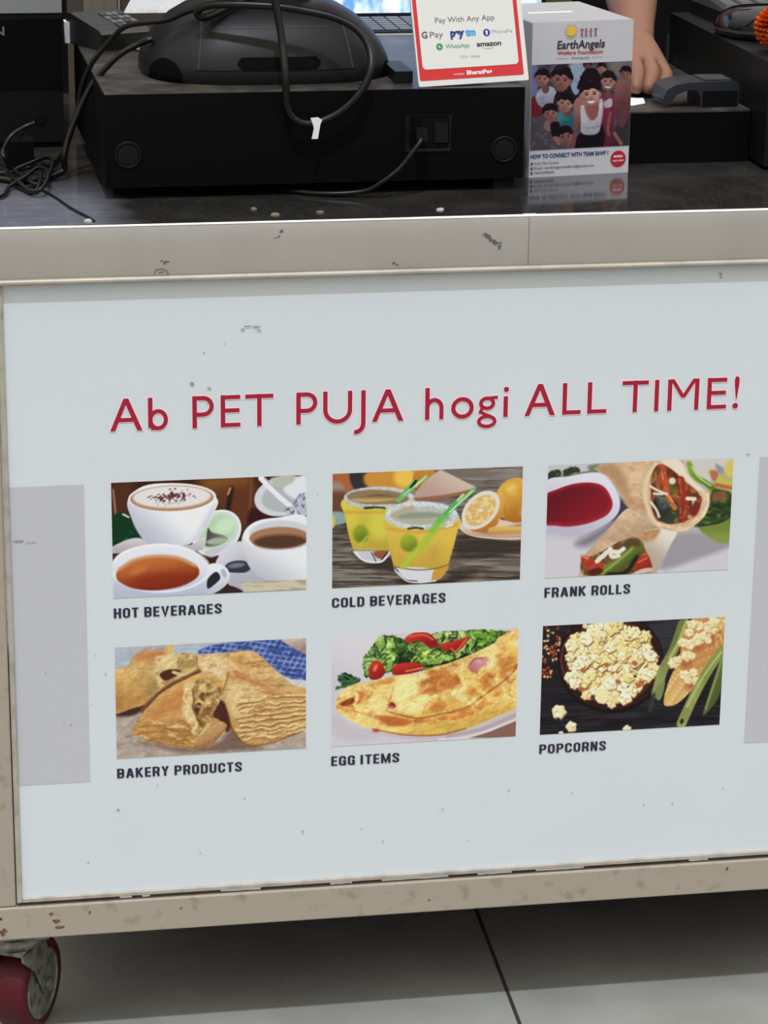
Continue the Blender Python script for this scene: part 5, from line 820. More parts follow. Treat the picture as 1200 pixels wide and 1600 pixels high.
# ------------------------------------------------------------------ point of sale terminal stand
pos = empty('checkout_terminal', 'charcoal touchscreen till stand on top of the wide cash drawer', 'till', (0.1805, 0.278, 0.9336))
def sup(cx, cy, a, b, z, n=64, e=3.0):
    R = []
    for k in range(n):
        t = 2 * math.pi * k / n; c, s = math.cos(t), math.sin(t)
        R.append((cx + a * math.copysign(abs(c) ** (2 / e), c), cy + b * math.copysign(abs(s) ** (2 / e), s), z))
    return R
PR = [(0.1225, 0.108, 0.0), (0.1240, 0.110, 0.005), (0.1220, 0.1075, 0.016), (0.1160, 0.102, 0.029), (0.106, 0.095, 0.042), (0.094, 0.086, 0.053), (0.079, 0.076, 0.062), (0.060, 0.060, 0.069)]
base = obj('base', loft(BM(), [sup(0, 0, a, b, z) for a, b, z in PR]), 'charcoal', pos, smooth=40)
def surf(x, z, eps):
    """point on the front of the base at (x, z)"""
    a = np.interp(z, [p[2] for p in PR], [p[0] for p in PR]); b = np.interp(z, [p[2] for p in PR], [p[1] for p in PR]); u = min(abs(x) / a, .999)
    return (x, -b * (1 - u ** 3.0) ** (1 / 3.0) - eps, z)
for s in (-1, 1): obj('panel_seam', tube(BM(), [surf(s * (0.068 + 0.010 * (1 - z / 0.06)), z, 0.0) for z in np.linspace(0.014, 0.064, 8)], 0.0007, 6, 4), 'charcoal_line', base)
obj('panel_seam', tube(BM(), [surf(x, 0.0135, 0.0) for x in np.linspace(-0.078, 0.078, 14)], 0.0006, 6, 2), 'black_deep', base); obj('panel_seam', tube(BM(), [surf(x, 0.052 , 0.0) for x in np.linspace(-0.055, 0.055, 12)], 0.0005, 6, 2), 'charcoal_line', base)
def patch(x0, x1, zf, n=22, m=8, eps=0.0012):
    bm = BM(); G = []
    for x in np.linspace(x0, x1, n):
        a, c = zf(x); G.append([bm.verts.new(surf(x, z, eps)) for z in np.linspace(a, c, m)])
    for A, B in zip(G, G[1:]):
        for i in range(m - 1): bm.faces.new((A[i], B[i], B[i + 1], A[i + 1]))
    bmesh.ops.solidify(bm, geom=bm.faces[:], thickness=0.0006); return bm
def slot_z(x):
    u = max(0, abs(x - 0.0025) - 0.0365) / 0.004; q = 0.0055 * (1 - math.sqrt(max(0, 1 - u * u))); return 0.0150 + q, 0.0262 - q
obj('cable_slot', patch(-0.0379, 0.0429, slot_z), 'black_deep', base, label='dark cable slot low on the back')
for xc, hw, hh in ((-0.1050, 0.0150, 0.0215), (0.1160, 0.0070, 0.0140)): obj('cable_notch', patch(xc - hw, xc + hw, lambda x: (0.0006, 0.0008 + hh * math.sqrt(max(0, 1 - ((x - xc) / hw) ** 2)))), 'black_deep', base, label='dark arched cable notch in the base')
obj('neck', loft(BM(), [sup(0, 0.005, 0.050, 0.040, 0.066), sup(0, 0.0, 0.042, 0.030, 0.09), sup(0, -0.01, 0.040, 0.026, 0.16)]), 'charcoal', pos, smooth=40)
bm = box(BM(), -0.19, 0.19, -0.012, 0.020, 0.0, 0.28); bmesh.ops.rotate(bm, verts=bm.verts, cent=(0, 0, 0), matrix=Matrix.Rotation(math.radians(12), 3, 'X')); bmesh.ops.translate(bm, verts=bm.verts, vec=(0, 0.0, 0.125)); obj('screen_housing', bm, 'charcoal', pos, bevel=0.008, seg=3)
# ------------------------------------------------------------------ cables
c = obj('looped_cable', tube(BM(), [(0.1748, 0.15, 1.0358), (0.1753, 0.145, 1.0183), (0.1801, 0.135, 0.9834), (0.1817, 0.12, 0.9492), (0.1832, 0.118, 0.922), (0.1911, 0.117, 0.908), (0.2084, 0.117, 0.9046), (0.2331, 0.117, 0.9146), (0.2528, 0.117, 0.9326), (0.264, 0.122, 0.9536), (0.2647, 0.135, 0.9731), (0.254, 0.145, 0.9894), (0.2339, 0.152, 0.9998), (0.2049, 0.158, 1.0062), (0.1751, 0.162, 1.0101), (0.1389, 0.17, 1.0111), (0.1146, 0.18, 1.0089), (0.1051, 0.187, 1.0022), (0.1106, 0.19, 0.9965), (0.125, 0.20, 0.999), (0.150, 0.215, 1.008), (0.176, 0.235, 1.014)], 0.0037, 10), 'cable_black', None, smooth=True)
tag(c, 'black cable looped down over the till stand and drawer, with a white tag', 'cable')
bm = prism(BM(), [(0.2048, 0.9105), (0.2120, 0.9112), (0.2160, 0.9085), (0.2143, 0.9042), (0.2120, 0.8905), (0.2060, 0.8905), (0.2080, 0.9000), (0.2075, 0.9035)], 0.1128, 0.1134); obj('cable_tag', bm, 'white_paper', c, bevel=0.0002, label='white paper tag on the cable')
bm = tube(BM(), [(0.2072, 0.117, 0.9046), (0.2110, 0.117, 0.9046)], 0.0036, 10, 0); obj('tag_wrap', bm, 'white_paper', c, label='white wrap of the tag round the cable')
c = obj('power_cable', tube(BM(), [(0.1225, 0.20, 1.0074), (0.0984, 0.215, 0.999), (0.0792, 0.225, 0.9898), (0.053, 0.235, 0.9856), (0.038, 0.25, 0.9788), (0.0226, 0.26, 0.9613), (0.0083, 0.265, 0.9425), (-0.0013, 0.27, 0.9207), (-0.0061, 0.27, 0.8984), (-0.0139, 0.265, 0.8746), (-0.0235, 0.25, 0.856), (-0.0341, 0.285, 0.8365), (-0.05, 0.33, 0.8365)], 0.0028, 8), 'cable_black', smooth=True); tag(c, 'black cable arching from the till stand, the higher of the two down its left side', 'cable', None)
c = obj('data_cable', tube(BM(), [(0.0669, 0.245, 0.9684), (0.0571, 0.245, 0.9655), (0.0367, 0.245, 0.9552), (0.0207, 0.245, 0.9409), (0.0040, 0.245, 0.9204), (-0.0103, 0.240, 0.8923), (-0.0188, 0.235, 0.8728), (-0.0235, 0.23, 0.8555), (-0.024, 0.235, 0.8420), (-0.040, 0.225, 0.8368), (-0.066, 0.215, 0.8362), (-0.09, 0.23, 0.8362)], 0.0031, 8), 'cable_black', smooth=True); tag(c, 'black cable bowing down past the drawer left corner, below the higher arch', 'cable')
c = obj('drawer_cable', tube(BM(), [(0.3125, 0.119, 0.8893), (0.3115, 0.112, 0.886), (0.303, 0.109, 0.8758), (0.2912, 0.107, 0.8619), (0.2741, 0.106, 0.8489), (0.255, 0.112, 0.8385), (0.2151, 0.122, 0.8356), (0.18, 0.150, 0.8356), (0.15, 0.20, 0.8356), (0.10, 0.30, 0.8356)], 0.0026, 8), 'cable_black', smooth=True); tag(c, 'black cable plugged into the drawer socket, sagging along the drawer foot', 'cable')
bm = box(BM(), 0.3080, 0.3185, 0.1130, 0.1265, 0.8855, 0.8975); obj('plug', bm, 'black_satin', c, bevel=0.001, label='square black plug')
tang = [[(-0.0497, 0.25, 0.8871), (-0.0593, 0.25, 0.8835), (-0.0737, 0.24, 0.8766), (-0.0824, 0.235, 0.8631), (-0.081, 0.23, 0.8545), (-0.0719, 0.265, 0.838), (-0.0529, 0.262, 0.841), (-0.0465, 0.2496, 0.845), (-0.0499, 0.1865, 0.84), (-0.0587, 0.1613, 0.8354), (-0.0751, 0.2049, 0.8354), (-0.0851, 0.2669, 0.838), (-0.11, 0.28, 0.836)],
        [(-0.11, 0.31, 0.838), (-0.0841, 0.2909, 0.84), (-0.0677, 0.2313, 0.84), (-0.0543, 0.1876, 0.838), (-0.0429, 0.202, 0.84), (-0.0337, 0.2531, 0.846), (-0.0364, 0.2846, 0.846), (-0.0501, 0.2653, 0.846), (-0.0666, 0.2542, 0.842), (-0.0795, 0.2498, 0.838), (-0.12, 0.26, 0.836)],
        [(-0.12, 0.30, 0.836), (-0.0849, 0.2726, 0.837), (-0.0722, 0.1989, 0.84), (-0.059, 0.1524, 0.838), (-0.048, 0.151, 0.843), (-0.0413, 0.193, 0.848), (-0.0487, 0.231, 0.846), (-0.0625, 0.207, 0.842), (-0.0792, 0.1828, 0.837), (-0.0887, 0.1429, 0.836), (-0.12, 0.12, 0.836)]]
for p, lb in zip(tang, ('thin black cord rising in a loop beside the black adapter', 'thin black cord coiled flat in the tangle left of the drawer', 'thin black cord, lowest and nearest in the tangle left of the drawer')):
    c = obj('tangled_cord', tube(BM(), p, 0.0021, 8), 'cable_black', smooth=True); tag(c, lb, 'cable', 'tangled cords on the counter')
c = obj('loose_wire', tube(BM(), [(-0.066, 0.20, 0.8345), (-0.0514, 0.1846, 0.8345), (-0.0384, 0.142, 0.8345), (-0.0265, 0.0886, 0.8345), (-0.0150, 0.050, 0.8345), (-0.0085, 0.026, 0.8345)], 0.0012, 8), 'cable_black', smooth=True); tag(c, 'thin dark wire lying straight toward the steel edge at the left', 'wire')
ad = empty('power_adapter', 'small square black power adapter among the tangled cords', 'adapter', (-0.0633, 0.315, 0.833), 0.05)
obj('case', box(BM(), -0.013, 0.013, -0.016, 0.016, 0, 0.027), 'black_matte', ad, bevel=0.002); bm = tube(BM(), [(0.0, 0, 0.026), (0, 0, 0.034)], 0.004, 10, 0); obj('strain_relief', bm, 'rubber', ad)
# ------------------------------------------------------------------ receipt printer
pr = empty('receipt_printer', 'black boxy receipt printer with a grey lid, at the far left of the counter', 'printer', (-0.083, 0.41, 0.833))
obj('body', box(BM(), -0.070, 0.0705, 0, 0.19, 0.006, 0.1395), 'black_satin', pr, bevel=0.003)
obj('lid', box(BM(), -0.0705, 0.0710, -0.0015, 0.19, 0.1405, 0.162), 'grey_cover', pr, bevel=0.004, seg=3, label='pale grey lid')
obj('base_plinth', box(BM(), -0.066, 0.067, 0.004, 0.185, 0, 0.0065), 'black_deep', pr); obj('front_cover', box(BM(), -0.0700, 0.0700, -0.0012, 0.002, 0.062, 0.134), 'black_matte', pr, bevel=0.001)
bm = BM(); lathe(bm, [(0.006, 0.001), (0.006, -0.0008), (0.0048, -0.001), (0.0001, -0.0008)], (0.046, 0, 0.030), 'y', 24); obj('port_cap', bm, 'black_deep', pr)
bm = flat(BM(), text_polys('EPSON', -0.041, 0.0115, 0.1180, 0.0090, 0.01), -0.0016); obj('printed_name', bm, 'letter_grey', pr, label='grey capital lettering')
# ------------------------------------------------------------------ payment sign
cs = empty('payment_sign', 'white and red payment card leaning back on the drawer right end', 'sign', (0.3141, 0.1362, 0.9345))
cs.rotation_euler = (Matrix.Rotation(math.radians(8.6), 3, 'Z') @ Matrix.Rotation(math.radians(-17), 3, 'X') @ Matrix.Rotation(math.radians(1.2), 3, 'Y').inverted()).to_euler()
CWD, CHT = 0.1137, 0.150
obj('card', prism(BM(), rrect(0, CWD, 0, CHT, 0.0015, 3), 0, 0.0025), 'white_card', cs)
bm = flat(BM(), [rrect(0.0015, 0.1090, 0.0056, CHT - 0.0056, 0.0015, 3)], -0.0002); bd = obj('red_border', bm, 'ink_cardred', cs, label='red printed border')
bm = flat(BM(), [rrect(0.0054, 0.1048, 0.0163, CHT - 0.012, 0.0040, 6)], -0.0004); inner = obj('white_field', bm, 'white_card', cs)
def cardtext(t, x0, x1, z, cap, m, name='lettering', bold=0.0, y=-0.0006, shear=0): return obj(name, flat(BM(), text_polys(t, x0, x1, z, cap, bold, shear), y), m, inner)
cardtext('Pay With Any App', 0.0228, 0.0840, 0.0604, 0.0052, 'ink_grey'); cardtext('G', 0.0076, 0.0136, 0.0466, 0.0060, 'ink_grey', bold=0.04); cardtext('Pay', 0.0160, 0.0296, 0.0466, 0.0058, 'ink_grey')
cardtext('pay', 0.0370, 0.0515, 0.0466, 0.0070, 'ink_blue', bold=0.06); cardtext('tm', 0.0525, 0.0632, 0.0466, 0.0066, 'ink_sky', bold=0.06)
bm = flat(BM(), [circ(0.0745, 0.0485, 0.0036)], -0.0006); e = obj('round_logo', bm, 'ink_violet', inner, label='small violet disc'); obj('logo_mark', flat(BM(), [[(0.0740, 0.0462), (0.0752, 0.0462), (0.0756, 0.0500), (0.0748, 0.0506), (0.0732, 0.0500)]], -0.0008), 'ink_white', inner)
cardtext('PhonePe', 0.0800, 0.1012, 0.0472, 0.0036, 'ink_pale'); bm = flat(BM(), [circ(0.0247, 0.0375, 0.0034)], -0.0006); obj('round_logo', bm, 'ink_green', inner, label='small green disc')
obj('logo_mark', flat(BM(), stroke(arc(0.0256, 0.0384, 0.0018, 0.0018, 170, 280, 6), 0.0009), -0.0008), 'ink_white', inner)
cardtext('WhatsApp', 0.0310, 0.0556, 0.0354, 0.0040, 'ink_green'); cardtext('amazon', 0.0631, 0.0886, 0.0356, 0.0046, 'ink_black', bold=0.03); obj('smile_mark', flat(BM(), stroke(arc(0.0745, 0.0365, 0.0075, 0.0035, 215, 320, 10), 0.0005), -0.0006), 'ink_orange', inner)
cardtext('150+ Apps', 0.0448, 0.0655, 0.0253, 0.0026, 'ink_pale'); cardtext('BharatPe', 0.0500, 0.0735, 0.0091, 0.0038, 'ink_white', bold=0.03, y=-0.0004); cardtext('POWERED BY', 0.0365, 0.0475, 0.0093, 0.0014, 'ink_white', y=-0.0004); obj('arrow_mark', flat(BM(), [[(0.0742, 0.0090), (0.0765, 0.0108), (0.0742, 0.0128)]], -0.0004), 'ink_white', inner)
obj('rear_strut', prism(BM(), [(0.0026, 0.060), (0.055, 0.0180), (0.052, 0.0172), (0.0026, 0.050)], 0.030, 0.085, 'yz'), 'charcoal', cs)
ft = obj('card_stand_block', box(BM(), 0.2955, 0.3130, 0.165, 0.235, 0.9340, 0.9455), 'charcoal', bevel=0.0015); tag(ft, 'low dark grey block peeping out left of the payment card', 'block')
# ------------------------------------------------------------------ donation box
db = empty('donation_box', 'white donation box printed with a group photo of smiling children', 'box', (0.437, 0.1895, 0.833), math.radians(9))
BW, BD, BH = 0.1082, 0.142, 0.1535
obj('carton', box(BM(), 0, BW, 0, BD, 0, BH), 'white_box', db, bevel=0.0008)
mat('lid_grey', (0.36, 0.355, 0.36), 0.5); tl = obj('lid', box(BM(), 0.0006, BW - 0.0006, 0.0006, BD - 0.001, BH, BH + 0.0006), 'lid_grey', db, label='greyish lid, darker than the carton'); obj('coin_slot', box(BM(), 0.022, 0.070, 0.066, 0.071, BH + 0.0006, BH + 0.0010), 'white_paper', tl, label='pale coin slot in the lid')  # lid plate given a darker grey than the white carton
sheet('group_photo', pic_kids(), 0.0003, BW - 0.0003, 0.0276, 0.1128, -0.0004, db, 'printed photo of a crowd of children looking up', gain=1.12)
def boxtext(t, x0, x1, z, cap, m, name='lettering', bold=0.0, shear=0): return obj(name, flat(BM(), text_polys(t, x0, x1, z, cap, bold, shear), -0.0005), m, db)
boxtext('EarthAngels', 0.0264, 0.0776, 0.1277, 0.0078, 'ink_black', bold=0.02, shear=0.1, name='title_lettering'); boxtext('Welfare Foundation', 0.0267, 0.0757, 0.1219, 0.0034, 'ink_crimson', bold=0.02); boxtext('Sharing Joy', 0.0421, 0.0614, 0.1173, 0.0020, 'ink_black')
bm = flat(BM(), [[(0.0259, 0.1180), (0.0395, 0.1180), (0.0395, 0.1183), (0.0259, 0.1183)], [(0.0640, 0.1180), (0.0759, 0.1180), (0.0759, 0.1183), (0.0640, 0.1183)]], -0.0005); obj('rule_lines', bm, 'ink_grey', db)
bm = flat(BM(), [circ(0.0410, 0.1447, 0.0048)], -0.0006); sn = obj('sun_emblem', bm, 'ink_yellow', db, label='yellow sun drawing')
bm = BM()
for k in range(12):
    a = k * math.pi / 6; flat(bm, stroke([(0.0410 + 0.0055 * math.cos(a), 0.1447 + 0.0055 * math.sin(a)), (0.0410 + 0.0074 * math.cos(a), 0.1447 + 0.0074 * math.sin(a))], 0.0007), -0.0005)
flat(bm, stroke(arc(0.0410, 0.1405, 0.0055, 0.003, 200, 340, 8), 0.0004), -0.0005); obj('sun_rays', bm, 'ink_orange', sn)
bm = BM(); bm2 = BM()
for k, xx in enumerate((0.0525, 0.0570, 0.0620, 0.0672)):
    flat(bm, [circ(xx, 0.1462, 0.0010, 10)], -0.0005); flat(bm, stroke([(xx - .0011, 0.1384), (xx - .0003, 0.1415), (xx, 0.1450)], 0.0007) + stroke([(xx + .0011, 0.1384), (xx + .0003, 0.1415)], 0.0007) + stroke([(xx - .0022, 0.1466 if k in (0, 3) else .1440), (xx, 0.1442), (xx + .0022, 0.1466 if k in (0, 3) else .1440)], 0.0005), -0.0005)
    flat(bm2, [[(xx - .0010, 0.1412), (xx + .0010, 0.1412), (xx + .0007, 0.1446), (xx - .0007, 0.1446)]], -0.0006)
em = obj('figures_emblem', bm, 'ink_grey', db, label='row of four tiny drawn figures'); obj('figure_clothes', bm2, 'ink_rose', em)
boxtext('HOW TO CONNECT WITH TEAM EAWF ?', 0.0010, 0.0857, 0.0195, 0.0038, 'ink_blue', bold=0.03); boxtext('Visit The Centre', 0.0056, 0.0317, 0.0130, 0.0023, 'ink_black'); boxtext('Email: earthangelswelfare@gmail.com', 0.0056, 0.0702, 0.0083, 0.0024, 'ink_black'); boxtext('7645209600', 0.0056, 0.0270, 0.0036, 0.0022, 'ink_black')
bm = flat(BM(), [rrect(0.0014, 0.0042, z, z + 0.0026, 0.0008, 3) for z in (0.0128, 0.0080, 0.0033)], -0.0005); obj('contact_icons', bm, 'ink_grey', db)
bm = flat(BM(), [circ(0.0965, 0.0146, 0.0083, 32)], -0.0005); ds = obj('red_disc', bm, 'ink_crimson', db, label='round crimson badge'); 
bm = BM(); flat(bm, text_polys('MISSED', 0.0915, 0.1015, 0.0160, 0.0022, 0.03), -0.0007); flat(bm, text_polys('CALL NOW', 0.0905, 0.1025, 0.0118, 0.0018, 0.02), -0.0007); obj('badge_lettering', bm, 'ink_white', ds)
# ------------------------------------------------------------------ right hand end: storage box, computer case, scanner, mouse, keyboard, flower
sb = empty('storage_box', 'low black metal box under the barcode scanner, right of the donation box', 'box', (0.5560, 0.2500, 0.833))
obj('body', box(BM(), 0, 0.1270, 0, 0.36, 0, 0.0520), 'black_matte', sb, bevel=0.0008); obj('top_plate', box(BM(), -0.0003, 0.1273, -0.0006, 0.36, 0.0522, 0.0540), 'dusty_black', sb, bevel=0.0004)
cc = empty('computer_case', 'black desktop computer case under the mouse at the right end', 'computer', (0.6845, 0.2000, 0.833))
obj('case', box(BM(), 0, 0.40, 0, 0.372, 0.004, 0.1085), 'black_satin', cc, bevel=0.0012); obj('top_cover', box(BM(), -0.0004, 0.4004, -0.0005, 0.372, 0.1087, 0.1105), 'black_satin', cc, bevel=0.0005)
obj('edge_strip', box(BM(), -0.0030, -0.0005, 0.3700, 0.3745, 0.0, 0.085), 'charcoal_line', cc, bevel=0.0005)
for x, y in ((0.02, 0.02), (0.37, 0.02), (0.02, 0.34), (0.37, 0.34)): obj('rubber_foot', box(BM(), x, x + 0.015, y, y + 0.015, 0, 0.004), 'rubber', cc)
scn = empty('barcode_scanner', 'grey and black handheld barcode scanner lying on the low black box', 'scanner', (0.635, 0.300, 0.8870), math.radians(2))
prof = [(-0.0005, 0.0000), (-0.0005, 0.0100), (-0.0050, 0.0175), (-0.0150, 0.0180), (-0.0260, 0.0135), (-0.0330, 0.0050), (-0.0355, 0.0030), (-0.0390, 0.0050), (-0.0405, 0.0110), (-0.0370, 0.0185), (-0.0280, 0.0235), (-0.0150, 0.0255), (0.0050, 0.0262), (0.0330, 0.0262), (0.0400, 0.0235), (0.0410, 0.0200), (0.0400, 0.0000)]
mat('scanner_grey', (0.022, 0.026, 0.031), 0.4, spec=0.3); obj('body', prism(BM(), prof, -0.030, 0.016), 'scanner_grey', scn, bevel=0.003, seg=3, smooth=35)
obj('head_window', box(BM(), 0.0015, 0.0385, -0.0315, -0.026, 0.0005, 0.0165), 'black_deep', scn, bevel=0.0015, label='black scan window')
obj('grip_pad', prism(BM(), [(a * 1.0, b + 0.0012) for a, b in ((0.004, 0.0255), (0.034, 0.0255), (0.034, 0.0262), (0.004, 0.0262))], -0.024, 0.012), 'dusty_black', scn, bevel=0.0003, label='dull speckled top pad')
ms = empty('computer_mouse', 'shiny black computer mouse on the computer case', 'mouse', (0.7235, 0.372, 0.9437), math.radians(28))
def mouse_ring(z, s): return [(0.0315 * s * (1 + 0.06 * math.cos(2 * t)) * math.cos(t), 0.056 * s * math.sin(t), z + 0.006 * s * (0.2 - math.sin(t)) * (z / 0.034)) for t in np.linspace(0, 2 * math.pi, 36, endpoint=False)]
mb = obj('shell', loft(BM(), [mouse_ring(z, s) for z, s in ((0, .93), (0.004, 1.0), (0.012, 1.0), (0.020, .94), (0.027, .82), (0.032, .62), (0.0345, .36), (0.0352, .1))]), 'gloss_black', ms, smooth=True)
obj('side_band', loft(BM(), [mouse_ring(z, s) for z, s in ((0.0065, 1.012), (0.0095, 1.014))], False), 'charcoal_line', ms, smooth=True, label='thin grey band round the mouse')
kb = empty('keyboard', 'black keyboard behind the mouse on the computer case', 'keyboard', (0.7120, 0.470, 0.9437), math.radians(3))
obj('base', box(BM(), 0, 0.36, 0, 0.10, 0, 0.014), 'black_satin', kb, bevel=0.003); obj('front_strip', box(BM(), 0.0005, 0.3595, -0.0015, 0.0005, 0.004, 0.011), 'charcoal_line', kb, bevel=0.0005)
k0 = obj('key', loft(BM(), [[(x * s, y * s, z) for x, y in ((-1, -1), (1, -1), (1, 1), (-1, 1))] for z, s in ((0, 0.0082), (0.006, 0.0066))]), 'key_grey', kb, bevel=0.0006)
k0.location = (0.018, 0.018, 0.014)
for r in range(4):
    for q in range(16):
        if r == q == 0: continue
        k = k0.copy(); COL.objects.link(k); k.parent = kb; k.location = (0.018 + q * 0.0205 + r * 0.003, 0.018 + r * 0.0205, 0.014)
mg = empty('marigold', 'orange marigold bloom lying on the computer case at the right edge', 'flower', (0.7135, 0.2750, 0.9437))
bm = BM()
for ly in range(13):
    ph = ly / 12 * math.pi * 0.95; n = max(5, int(24 * math.sin(ph) + 4))
    for k in range(n):
        th = 2 * math.pi * (k + 0.5 * (ly % 2)) / n + random.uniform(-.1, .1); d = Vector((math.sin(ph) * math.cos(th), math.sin(ph) * math.sin(th), math.cos(ph))); s1 = d.cross(Vector((0.2, 0.1, 1))).normalized(); s2 = d.cross(s1)
        c0 = Vector((0, 0, 0.0235)); w = 0.0042; rings = []
        for f, ww in ((0.45, .6), (0.75, 1.1), (0.93, 1.9), (0.99, 1.8)):
            rings.append([c0 + d * (0.0215 * f) + s1 * (w * ww * u) + s2 * (0.0016 * (abs(u) * 1.5 - .6) + 0.0020 * f * f) + d * (0.0010 * math.sin(u * 7 + k)) for u in (-1, -.5, 0, .5, 1)])
        V = [[bm.verts.new(p) for p in r] for r in rings]
        for a, b in zip(V, V[1:]):
            for i in range(4): bm.faces.new((a[i], a[i + 1], b[i + 1], b[i]))
bmesh.ops.solidify(bm, geom=bm.faces[:], thickness=0.0004); obj('petals', bm, 'marigold', mg)
bm = lathe(BM(), [(0.003, 0.0), (0.007, 0.0015), (0.009, 0.007), (0.010, 0.012)], (0, 0, 0.0), n=16); obj('calyx', bm, 'leaf_green', mg, smooth=True)
# ------------------------------------------------------------------ papers, card terminal, laptop, things behind
ct = empty('card_terminal', 'grey keypad card terminal at the back left corner of the cash drawer', 'card machine', (0.0400, 0.446, 0.9336), math.radians(24)); ct.scale = (0.86, 0.86, 0.95)
bm = prism(BM(), [(-0.038, 0.0), (0.045, 0.0), (0.050, 0.012), (0.050, 0.032), (0.040, 0.034), (-0.036, 0.022), (-0.042, 0.018)], -0.034, 0.034, 'yz'); obj('body', bm, 'terminal_grey', ct, bevel=0.003)
T_ = lambda x, y: (x, y, 0.0258 + (y) * 0.152 + 0.0006)
def on_slope(x0, x1, y0, y1, h, name, m, lab=None):
    bm = loft(BM(), [[Vector(T_(x, y)) for x, y in ((x0, y0), (x1, y0), (x1, y1), (x0, y1))], [Vector(T_(x, y)) + Vector((0, 0, h)) for x, y in ((x0, y0), (x1, y0), (x1, y1), (x0, y1))]]); return obj(name, bm, m, ct, bevel=0.0005, label=lab)
on_slope(-0.030, -0.006, -0.030, 0.030, 0.001, 'display', 'display_grey', 'small grey display')
for i in range(4):
    for j in range(4): on_slope(-0.002 + i * 0.0088, 0.005 + i * 0.0088, -0.029 + j * 0.0150, -0.018 + j * 0.0150, 0.0028, 'key', 'key_grey' if (i + j) % 3 else 'key_dark')
obj('white_card_reader', box(BM(), -0.0065, 0.0125, 0.4660, 0.484, 0.9338, 0.9560), 'white_paper', bevel=0.002); tag(bpy.data.objects['white_card_reader'], 'small white plastic block between printer and card terminal', 'block')
def curl(name, pts, x_dir, w, m, lab, cat):
    """sheet of paper bent along a path, with thickness"""
    P = catmull(pts, 8); d = Vector(x_dir) * w; bm = BM(); V = [[bm.verts.new(p + d * t) for t in np.linspace(0, 1, 5)] for p in P]
    for a, b in zip(V, V[1:]):
        for i in range(4): bm.faces.new((a[i], a[i + 1], b[i + 1], b[i]))
    bmesh.ops.solidify(bm, geom=bm.faces[:], thickness=0.0003); o = obj(name, bm, m, smooth=True); tag(o, lab, cat); return o
curl('paper_sheet', [(0.0585, 0.500, 0.960), (0.070, 0.480, 0.9625), (0.090, 0.450, 0.9665), (0.118, 0.430, 0.9695), (0.150, 0.42, 0.972)], (0.25, 0.80, 0.22), 0.12, 'white_paper', 'bright white paper sheet curling up behind the till stand', 'paper')
curl('receipt_slip', [(0.0485, 0.445, 0.9342), (0.056, 0.418, 0.9362), (0.066, 0.398, 0.9355), (0.074, 0.384, 0.9342)], (0.80, 0.58, 0.08), 0.055, 'grey_paper', 'greyish crumpled receipt lying in front of the card terminal', 'paper')
lp = empty('laptop', 'small laptop with a bright blue screen behind the till', 'laptop', (0.287, 0.500, 0.9260))
obj('deck', box(BM(), 0, 0.265, 0, 0.125, 0, 0.010), 'black_satin', lp, bevel=0.002); obj('front_trim', box(BM(), 0.004, 0.261, -0.0012, 0.001, 0.004, 0.0085), 'white_card', lp, label='pale strip along the front edge')
k1 = obj('key', box(BM(), -0.0072, 0.0072, -0.0068, 0.0068, 0, 0.0022), 'key_grey', lp, bevel=0.0006); k1.location = (0.016, 0.014, 0.010)
for r in range(6):
    for q in range(15):
        if r == q == 0: continue
        k = k1.copy(); COL.objects.link(k); k.parent = lp; k.location = (0.016 + q * 0.0165, 0.014 + r * 0.0175, 0.010)
m = bpy.data.materials.new('screen_glow'); m.use_nodes = True; nt = m.node_tree; b = nt.nodes['Principled BSDF']; tc = nt.nodes.new('ShaderNodeTexCoord'); mp = nt.nodes.new('ShaderNodeMapping'); mp.inputs['Scale'].default_value = (1, 1, .45); n = nt.nodes.new('ShaderNodeTexNoise'); n.inputs['Scale'].default_value = 60; r = nt.nodes.new('ShaderNodeValToRGB')
r.color_ramp.elements[0].position = .42; r.color_ramp.elements[0].color = (*S(92, 150, 222), 1); r.color_ramp.elements[1].position = .68; r.color_ramp.elements[1].color = (*S(232, 244, 252), 1)
nt.links.new(tc.outputs['Object'], mp.inputs[0]); nt.links.new(mp.outputs[0], n.inputs['Vector']); nt.links.new(n.outputs['Fac'], r.inputs[0]); nt.links.new(r.outputs[0], b.inputs['Emission Color']); b.inputs['Emission Strength'].default_value = 0.75; b.inputs['Base Color'].default_value = (.02, .02, .02, 1); b.inputs['Roughness'].default_value = .3; MATS['screen_glow'] = m
def tilt(bm, a, c): bmesh.ops.rotate(bm, verts=bm.verts, cent=c, matrix=Matrix.Rotation(math.radians(a), 3, 'X')); return bm
ld = obj('lid', tilt(box(BM(), 0, 0.265, 0.124, 0.130, 0.009, 0.175), -10, (0, 0.126, 0.01)), 'black_satin', lp, bevel=0.0015); obj('screen', tilt(box(BM(), 0.0055, 0.2595, 0.1235, 0.1243, 0.0135, 0.168), -10, (0, 0.126, 0.01)), 'screen_glow', ld, label='glowing blue and white display')
rs_ = obj('black_riser', box(BM(), 0.300, 0.535, 0.515, 0.66, 0.833, 0.9255), 'black_matte', bevel=0.002); tag(rs_, 'black box that lifts the laptop behind the till', 'box')
gb = empty('green_carton', 'olive green carton standing behind the donation box', 'carton', (0.525, 0.665, 0.8335), 0.03)
obj('carton', box(BM(), -0.012, 0.068, 0, 0.045, 0, 0.165), 'olive', gb, bevel=0.002); obj('flap', box(BM(), -0.012, 0.068, -0.001, 0.046, 0.1655, 0.1665), 'olive', gb)
cbn = empty('wooden_cabinet', 'brown wooden cabinet in the gap behind the card terminal', 'cabinet', (0.12, 0.95, 0))
